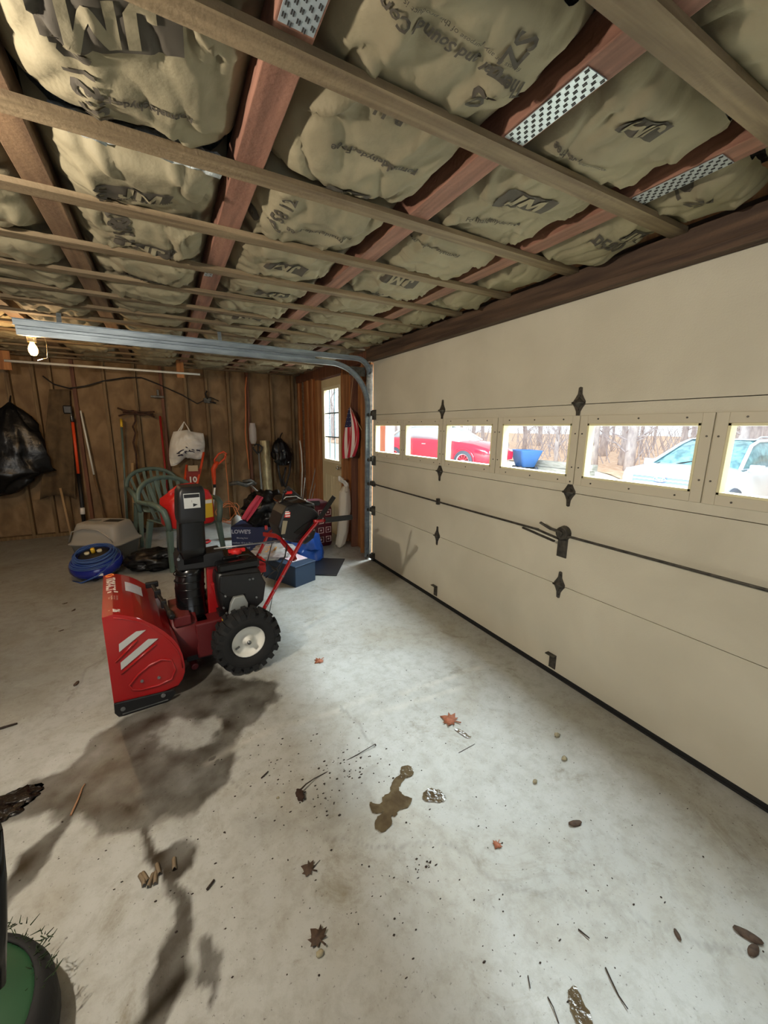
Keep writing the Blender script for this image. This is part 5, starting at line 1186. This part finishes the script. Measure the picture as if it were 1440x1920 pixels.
specks(50, 655, 1440, 30, 26, .004, .009); specks(24, 600, 1500, 28, 14, .004, .007); specks(50, 520, 1440, 45, 45, .003, .007); specks(70, 620, 1600, 160, 110, .003, .007); specks(80, 1000, 1650, 220, 140, .003, .007); specks(60, 760, 1300, 160, 90, .003, .006); specks(40, 300, 1500, 160, 130, .003, .007); specks(14, 790, 1620, 14, 10, .004, .008)
simple('floor_grit', 'dark bits of bark and grit scattered over the concrete', 'grit', g, M_twig)['kind'] = 'stuff'

# ================================================================ OUTSIDE
def sm01(t): t = min(max(t, 0), 1); return t*t*(3-2*t)
def gz(x, y): 
    """the drive climbs towards the red car and falls away elsewhere"""
    return sm01((x-2.3)/2.8)*(-.33+.50*sm01((y-6.6)/2.2))-.01
g = G(); g.grid(lambda u, v: (2.10+38*u*u+.0, -14+62*v, gz(2.10+38*u*u, -14+62*v)), 40, 80)
M_drive = mat('gravel_drive', (230, 226, 214), .9, c2=(206, 198, 180), scale=(3, 3, 3), bump=.3, bscale=40)
tag(obj('drive', g, M_drive), kind='structure')
g = G(); g.grid(lambda u, v: (13+30*u, -14+62*v, gz(13, -14+62*v)+.03+.9*u+.05*noise.noise(Vector((u*20, v*30, 0)))), 40, 60)
tag(obj('leaf_covered_ground', g, mat('leaf_litter', (226, 196, 170), .95, c2=(200, 164, 136), scale=(5, 5, 5), bump=.6, bscale=20)), kind='structure')
g = G(); g.box((XD+.62, GY1+.5, 1.2), (.35, .25, 2.6)); 
pp_ = P(722, 820, 'X', 2.35)
g = G(); g.box((2.42, P(722, 820, 'X', 2.35).y+.18, 1.2), (.12, .34, 2.5)); simple('porch_post', 'mauve-brown painted post outside the first door window', 'post', g, mat('mauve_brown_paint', (150, 112, 118), .7))
# cars
def tyre_wheel(parent, M, R_, w, spokes=10):
    g = G(); g.lathe([(R_*.68, -w/2), (R_*.95, -w/2), (R_, -w*.35), (R_, w*.35), (R_*.95, w/2), (R_*.68, w/2)], M, 32); ty = obj('tire', g, M_rubberg, parent)
    g = G(); g.lathe([(R_*.70, -w/2+.01), (R_*.70, w/2-.01), (R_*.64, w/2-.01), (R_*.62, w*.2), (R_*.1, w*.3), (0, w*.3)], M, 32)
    rm = obj('rim', g, M_alloy, parent)
    g = G()
    for k in range(spokes):
        a = 2*PI*(k+.5)/spokes; c_, s_ = math.cos(a), math.sin(a)
        g.add([M @ Vector((c_*R_*.22-s_*R_*.02, s_*R_*.22+c_*R_*.02, w*.36)), M @ Vector((c_*R_*.22+s_*R_*.02, s_*R_*.22-c_*R_*.02, w*.36)), M @ Vector((c_*R_*.60+s_*R_*.06, s_*R_*.60-c_*R_*.06, w*.33)), M @ Vector((c_*R_*.60-s_*R_*.06, s_*R_*.60+c_*R_*.06, w*.33))], [(0, 1, 2, 3)])
    obj('wheel_slot', g, M_dark, rm)
M_rubberg = mat('grey_tyre_rubber', (70, 74, 84), .8); M_alloy = mat('alloy_wheel', (214, 216, 220), .3, .3)
M_carred = mat('bright_red_car_paint', (214, 30, 56), .25, coat=.7); M_carsilver = mat('silver_blue_car_paint', (188, 198, 208), .28, .35, coat=.7); M_carglass = mat('car_glass', (70, 104, 112), .08, spec=.8, c2=(110, 150, 156), scale=(6, 6, 6)); M_lamp = mat('headlamp_glass', (190, 204, 220), .1); M_grille = mat('grey_blue_grille', (84, 100, 130), .4)
def body(parent, name, stations, m, arches=()):
    """stations along x: (x, half width, z bottom, z belt, half width roof, z roof)"""
    rings = []
    for x, hw, zb, zl, hr, zr in stations:
        right = [(hw*.92, zb), (hw, zb+.12), (hw, zl-.12), (hw*.97, zl), (hr, zr-.03), (hr*.85, zr)]
        ring = [(x, a, b) for a, b in right]+[(x, 0, zr+.01)]+[(x, -a, b) for a, b in right[::-1]]+[(x, 0, zb)]
        rings.append(ring)
    g = G(); g.loft(rings); return obj(name, g, m, parent)
# red car, side on
def red_car(loc, rz):
    t = thing('red_car', 'red car parked side-on outside the first three door windows', 'car', loc, rz)
    st = [(-2.25, .70, .45, .70, .60, .72), (-2.15, .84, .28, .88, .74, .92), (-1.6, .90, .25, .98, .76, 1.02), (-1.1, .91, .25, 1.0, .76, 1.03), (0, .91, .25, .97, .76, 1.0), (.9, .91, .25, .93, .72, .97), (1.6, .90, .25, .86, .70, .90), (2.05, .84, .27, .74, .64, .78), (2.28, .68, .38, .62, .55, .64)]
    b = body(t, 'body', st, M_carred)
    g = G(); rings = []
    for x, hw, z0, zr in ((-1.95, .60, .95, .98), (-1.35, .70, .98, 1.30), (-.7, .66, .98, 1.42), (.0, .66, .96, 1.42), (.45, .68, .95, 1.32), (1.15, .74, .90, .95)):
        rings.append([(x, hw+.1, z0), (x, hw-.04, zr-.05), (x, hw-.16, zr), (x, -hw+.16, zr), (x, -hw+.04, zr-.05), (x, -hw-.1, z0)])
    g.loft(rings); obj('cabin_glass', g, M_lampg, t)
    g = G(); 
    for s_ in (-1, 1):
        g.tube([(x, s_*y, z) for x, y, z in ((-1.9, .64, .98), (-1.35, .66, 1.29), (-.7, .62, 1.41), (0, .62, 1.41), (.45, .64, 1.31), (1.1, .80, .95))], .035, 6); g.bar((-.35, s_*.70, .98), (-.35, s_*.60, 1.42), .06, .05)
    g.box((-.35, 0, 1.425), (1.0, 1.12, .03)); obj('roof', g, M_white, t, bevel=.01)  # white put in for the sky reflected on the red car's top
    for x in (-1.42, 1.36):
        for s_ in (-1, 1):
            M = Matrix.Translation((x, s_*.84, .33)) @ Matrix.Rotation(-s_*PI/2, 4, 'X'); tyre_wheel(t, M, .33, .2)
            g = G(); g.lathe([(.33, .0), (.40, .03), (.41, .085), (.36, .08)], Matrix.Translation((x, s_*.84, .33)) @ Matrix.Rotation(-s_*PI/2, 4, 'X'), 32); obj('wheel_arch', g, M_carred, b)
    g = G(); g.box((2.17, .60, .62), (.14, .3, .12)); g.box((2.17, -.60, .62), (.14, .3, .12)); obj('headlight', g, M_lamp, t, bevel=.03)
    g = G(); g.box((.62, .98, 1.0), (.12, .14, .10)); g.box((.62, -.98, 1.0), (.12, .14, .10)); obj('wing_mirror', g, M_carred, t, bevel=.03)
    g = G()
    for s_ in (-1, 1): g.box((-.15, s_*.915, .82), (.16, .02, .03)); 
    obj('door_handle', g, M_chrome, t); return t
M_lampg = mat('pale_car_glass', (176, 190, 196), .1)
def suv(loc, rz):
    t = thing('silver_suv', 'silver-blue SUV facing the garage, seen through the second-nearest window', 'car', loc, rz)
    st = [(-2.2, .84, .35, 1.0, .70, 1.05), (-1.9, .92, .30, 1.06, .74, 1.12), (.2, .93, .28, 1.06, .78, 1.12), (.95, .93, .28, 1.04, .80, 1.10), (1.5, .92, .28, 1.03, .78, 1.10), (1.95, .90, .30, 1.0, .74, 1.06), (2.15, .86, .34, .94, .68, 1.0), (2.25, .78, .40, .88, .6, .94)]
    body(t, 'body', st, M_carsilver)
    g = G(); rings = []
    for x, hw, z0, zr in ((-2.15, .66, 1.05, 1.30), (-1.9, .68, 1.05, 1.62), (-1.0, .68, 1.08, 1.66), (-.1, .68, 1.08, 1.64), (.25, .70, 1.08, 1.54), (1.08, .80, 1.05, 1.09)):
        rings.append([(x, hw+.12, z0), (x, hw-.02, zr-.05), (x, hw-.14, zr), (x, -hw+.14, zr), (x, -hw+.02, zr-.05), (x, -hw-.12, z0)])
    g.loft(rings); obj('cabin_glass', g, M_carglass, t)
    g = G()
    for s_ in (-1, 1):
        g.tube([(x, s_*y, z) for x, y, z in ((-2.1, .72, 1.25), (-1.9, .66, 1.60), (-1.0, .65, 1.645), (-.1, .65, 1.625), (.25, .67, 1.53), (1.08, .86, 1.08))], .04, 6); g.tube([(-1.8, s_*.58, 1.66), (-1.6, s_*.58, 1.72), (-.4, s_*.58, 1.72), (-.2, s_*.58, 1.66)], .02, 6)
    g.box((-.95, 0, 1.655), (1.75, 1.2, .03)); obj('roof', g, M_carsilver, t, bevel=.01)
    g = G(); g.box((2.22, 0, .80), (.10, 1.15, .22)); g.box((2.20, 0, .50), (.12, 1.3, .16)); obj('grille', g, M_grille, t, bevel=.02)
    g = G(); g.box((2.275, 0, .895), (.02, 1.12, .03)); g.box((2.275, 0, .82), (.02, 1.1, .03)); g.box((2.275, 0, .745), (.02, 1.05, .03)); g.box((2.265, 0, .52), (.02, 1.0, .025)); obj('grille_bar', g, M_carsilver, t, bevel=.005)
    g = G(); g.ball((2.30, 0, .84), (.03, .24, .10), sub=3); bd = obj('oval_badge', g, mat('blue_badge', (70, 96, 160), .3), t)
    g = G(); g.tube([(2.312, .115*math.cos(a), .84+.045*math.sin(a)) for a in [2*PI*k/24 for k in range(24)]], .006, 6, closed=True); text_on(g, 'Ford', .075, Matrix(((0, 0, 1, 2.316), (1, 0, 0, 0), (0, 1, 0, .84), (0, 0, 0, 1)))); obj('badge_print', g, M_alloy, bd)
    for s_ in (-1, 1):
        g = G(); g.loft([[(2.0, s_*.89, 1.0), (2.0, s_*.915, .80), (1.75, s_*.935, .84), (1.70, s_*.93, .97)], [(2.26, s_*.58, .90), (2.29, s_*.58, .76), (2.19, s_*.60, .76), (2.15, s_*.60, .92)]], sm=False); fixn(obj('headlight', g, M_lamp, t))
        g = G(); g.box((.82, s_*1.03, 1.10), (.12, .22, .14)); g.bar((.85, s_*.88, 1.05), (.82, s_*.98, 1.06), .05, .04); obj('wing_mirror', g, M_carsilver, t, bevel=.03)
        g = G(); g.box((2.20, s_*.72, .43), (.06, .22, .12)); obj('fog_lamp', g, M_grille, t, bevel=.02)
    for x in (-1.35, 1.35):
        for s_ in (-1, 1): tyre_wheel(t, Matrix.Translation((x, s_*.86, .36)) @ Matrix.Rotation(-s_*PI/2, 4, 'X'), .36, .22)
    g = G(); g.tube([(1.9, -.5, 1.0), (1.5, -.55, 1.09), (1.2, -.6, 1.12)], .01, 6); g.tube([(1.12, -.3, 1.10), (.85, .1, 1.22), (.7, .4, 1.28)], .012, 6); obj('wiper', g, M_black, t); return t
red_car((8.52, 11.39, .16), math.radians(-70))
suv((11.27, 4.50, -.34), PI)
# garden cart and retaining wall
def xy(px_, py_, X): return P(px_, py_, 'X', X)
c = xy(985, 862, 10.5); t = thing('blue_garden_cart', 'blue tipping garden cart outside the fourth window', 'cart', (c.x, c.y, 0), 1.2)
z0 = gz(10, c.y); zc = c.z
g = G(); g.loft([[(x, y, z) for x, y, z in rrect(a, b, .08, z)] for z, a, b in ((zc-.22, .55, .45), (zc+.30, .90, .75), (zc+.32, .94, .79), (zc+.32, .86, .7), (zc-.1, .5, .4))]); obj('tub', g, mat('cart_blue', (70, 120, 190), .4), t)
g = G(); g.box((0, 0, zc-.25), (.5, .35, .1)); g.bar((.3, 0, zc-.2), (.9, 0, zc+.1), .04, .04); obj('chassis', g, M_black, t)
for sx in (-1, 1):
    for sy in (-1, 1): g = G(); g.cyl((sx*.22, sy*.22, zc-.33), (sx*.22, sy*.3, zc-.33), .13); obj('wheel', g, M_rubberg, t)
a_, b_ = xy(1003, 870, 11), xy(1090, 880, 11)
for k in range(3):
    g = G(); g.box(((a_.x+.1*k), (a_.y+b_.y)/2, b_.z-.35+.2*k-.0), (.25, abs(a_.y-b_.y)+.6, .19)); simple('wall_timber', ['lowest grey timber of the retaining wall outside', 'middle grey timber of the retaining wall outside', 'topmost grey timber of the retaining wall outside'][k], 'timber', g, mat('grey_timber', (170, 168, 160), .85, c2=(140, 138, 130), scale=(4, 4, 20)), group='retaining wall timbers')
# bare woods
M_bark = mat('pale_grey_bark', (214, 206, 204), .9, c2=(176, 166, 168), scale=(8, 8, 3), bump=.4, bscale=15); M_twigs = mat('grey_twigs', (190, 180, 182), .9)
random.seed(21); TREES = []
def tree(x, y, r, h, seed):
    z = gz(min(x, 13), y)+max(0, (x-13)/30*.9); t = thing('bare_tree', 'leafless grey tree in the woods beyond the drive', 'tree', (x, y, z-.05), group='bare trees outside')
    TREES.append(t); rnd = random.Random(seed); g = G(); pts = [(rnd.uniform(-.04, .04)*k, rnd.uniform(-.04, .04)*k, h*k/7) for k in range(8)]; g.tube(pts, [r*(1-.1*k) for k in range(8)], 9); obj('trunk', g, M_bark, t)
    g = G()
    for k in range(9):
        z0 = rnd.uniform(.5, h*.8); a = rnd.random()*6.28; L0 = rnd.uniform(.5, 1.6); p_ = Vector((0, 0, z0)); q = [p_]
        for j in range(4): a += rnd.uniform(-.5, .5); p_ = p_+Vector((math.cos(a), math.sin(a), rnd.uniform(.3, 1.0)))*L0/4; q.append(p_)
        g.tube(q, [r*.22*(1-.2*j) for j in range(5)], 5)
        for j in range(1, 5):
            b = a+rnd.uniform(-1.5, 1.5); e = q[j]+Vector((math.cos(b), math.sin(b), rnd.uniform(-.2, .9)))*L0*.35; g.tube([q[j], e], [r*.1, r*.04], 4)
    obj('branch', g, M_twigs, t)
tpx = [(700, 14), (742, 18), (865, 15), (888, 20), (905, 17), (950, 16), (985, 19), (1012, 22), (1048, 13.5), (1118, 13.8), (1135, 18), (1150, 21), (1172, 15), (1188, 14.2), (1205, 19), (1228, 24), (1285, 17), (1300, 20), (1368, 14.6), (1385, 18), (1400, 14.2), (1420, 16), (1436, 20), (1465, 14.5)]
WIN = [(706, 751, 'farthest'), (763, 822, 'second farthest'), (839, 918, 'third farthest'), (943, 1064, 'fourth farthest'), (1098, 1297, 'large unobstructed fifth'), (1348, 1470, 'nearest, half-cut')]
ORD = ['first', 'second', 'third', 'fourth', 'fifth', 'sixth', 'seventh', 'eighth', 'ninth']
seen_in = {}
for k, (px_, X) in enumerate(tpx):
    c = P(px_, 812, 'X', X); tree(c.x, c.y, random.uniform(.06, .19), random.uniform(5, 9), k)
    for a_, b_, nm in WIN:
        if a_ <= px_ <= b_:
            seen_in[nm] = seen_in.get(nm, 0)+1; TREES[-1]['label'] = 'leafless tree seen through the %s garage door window, %s from its left' % (nm, ORD[seen_in[nm]-1])
for k in range(5):
    x = random.uniform(14, 26); c = P(610+random.random()*30, 800, 'X', x); tree(c.x, c.y, random.uniform(.06, .16), random.uniform(5, 9), 100+k)
# undergrowth
g = G(); random.seed(31)
for k in range(520):
    X = random.uniform(13.5, 26); c = P(random.uniform(600, 1470), 812, 'X', X); z = gz(13, c.y)+(X-13)/30*.9; p_ = Vector((c.x, c.y, z)); a = random.random()*6.28
    q = [p_]
    for j in range(4): a += random.uniform(-1, 1); p_ = p_+Vector((.18*math.cos(a), .18*math.sin(a), random.uniform(.2, .55))); q.append(p_)
    g.tube(q, [.018, .015, .012, .009, .005], 4, caps=False)
simple('undergrowth', 'tangle of bare twigs and saplings between the trees', 'undergrowth', g, M_twigs)['kind'] = 'stuff'
# ---- tidy helper properties
for o in bpy.data.objects:
    if '_o' in o: del o['_o']
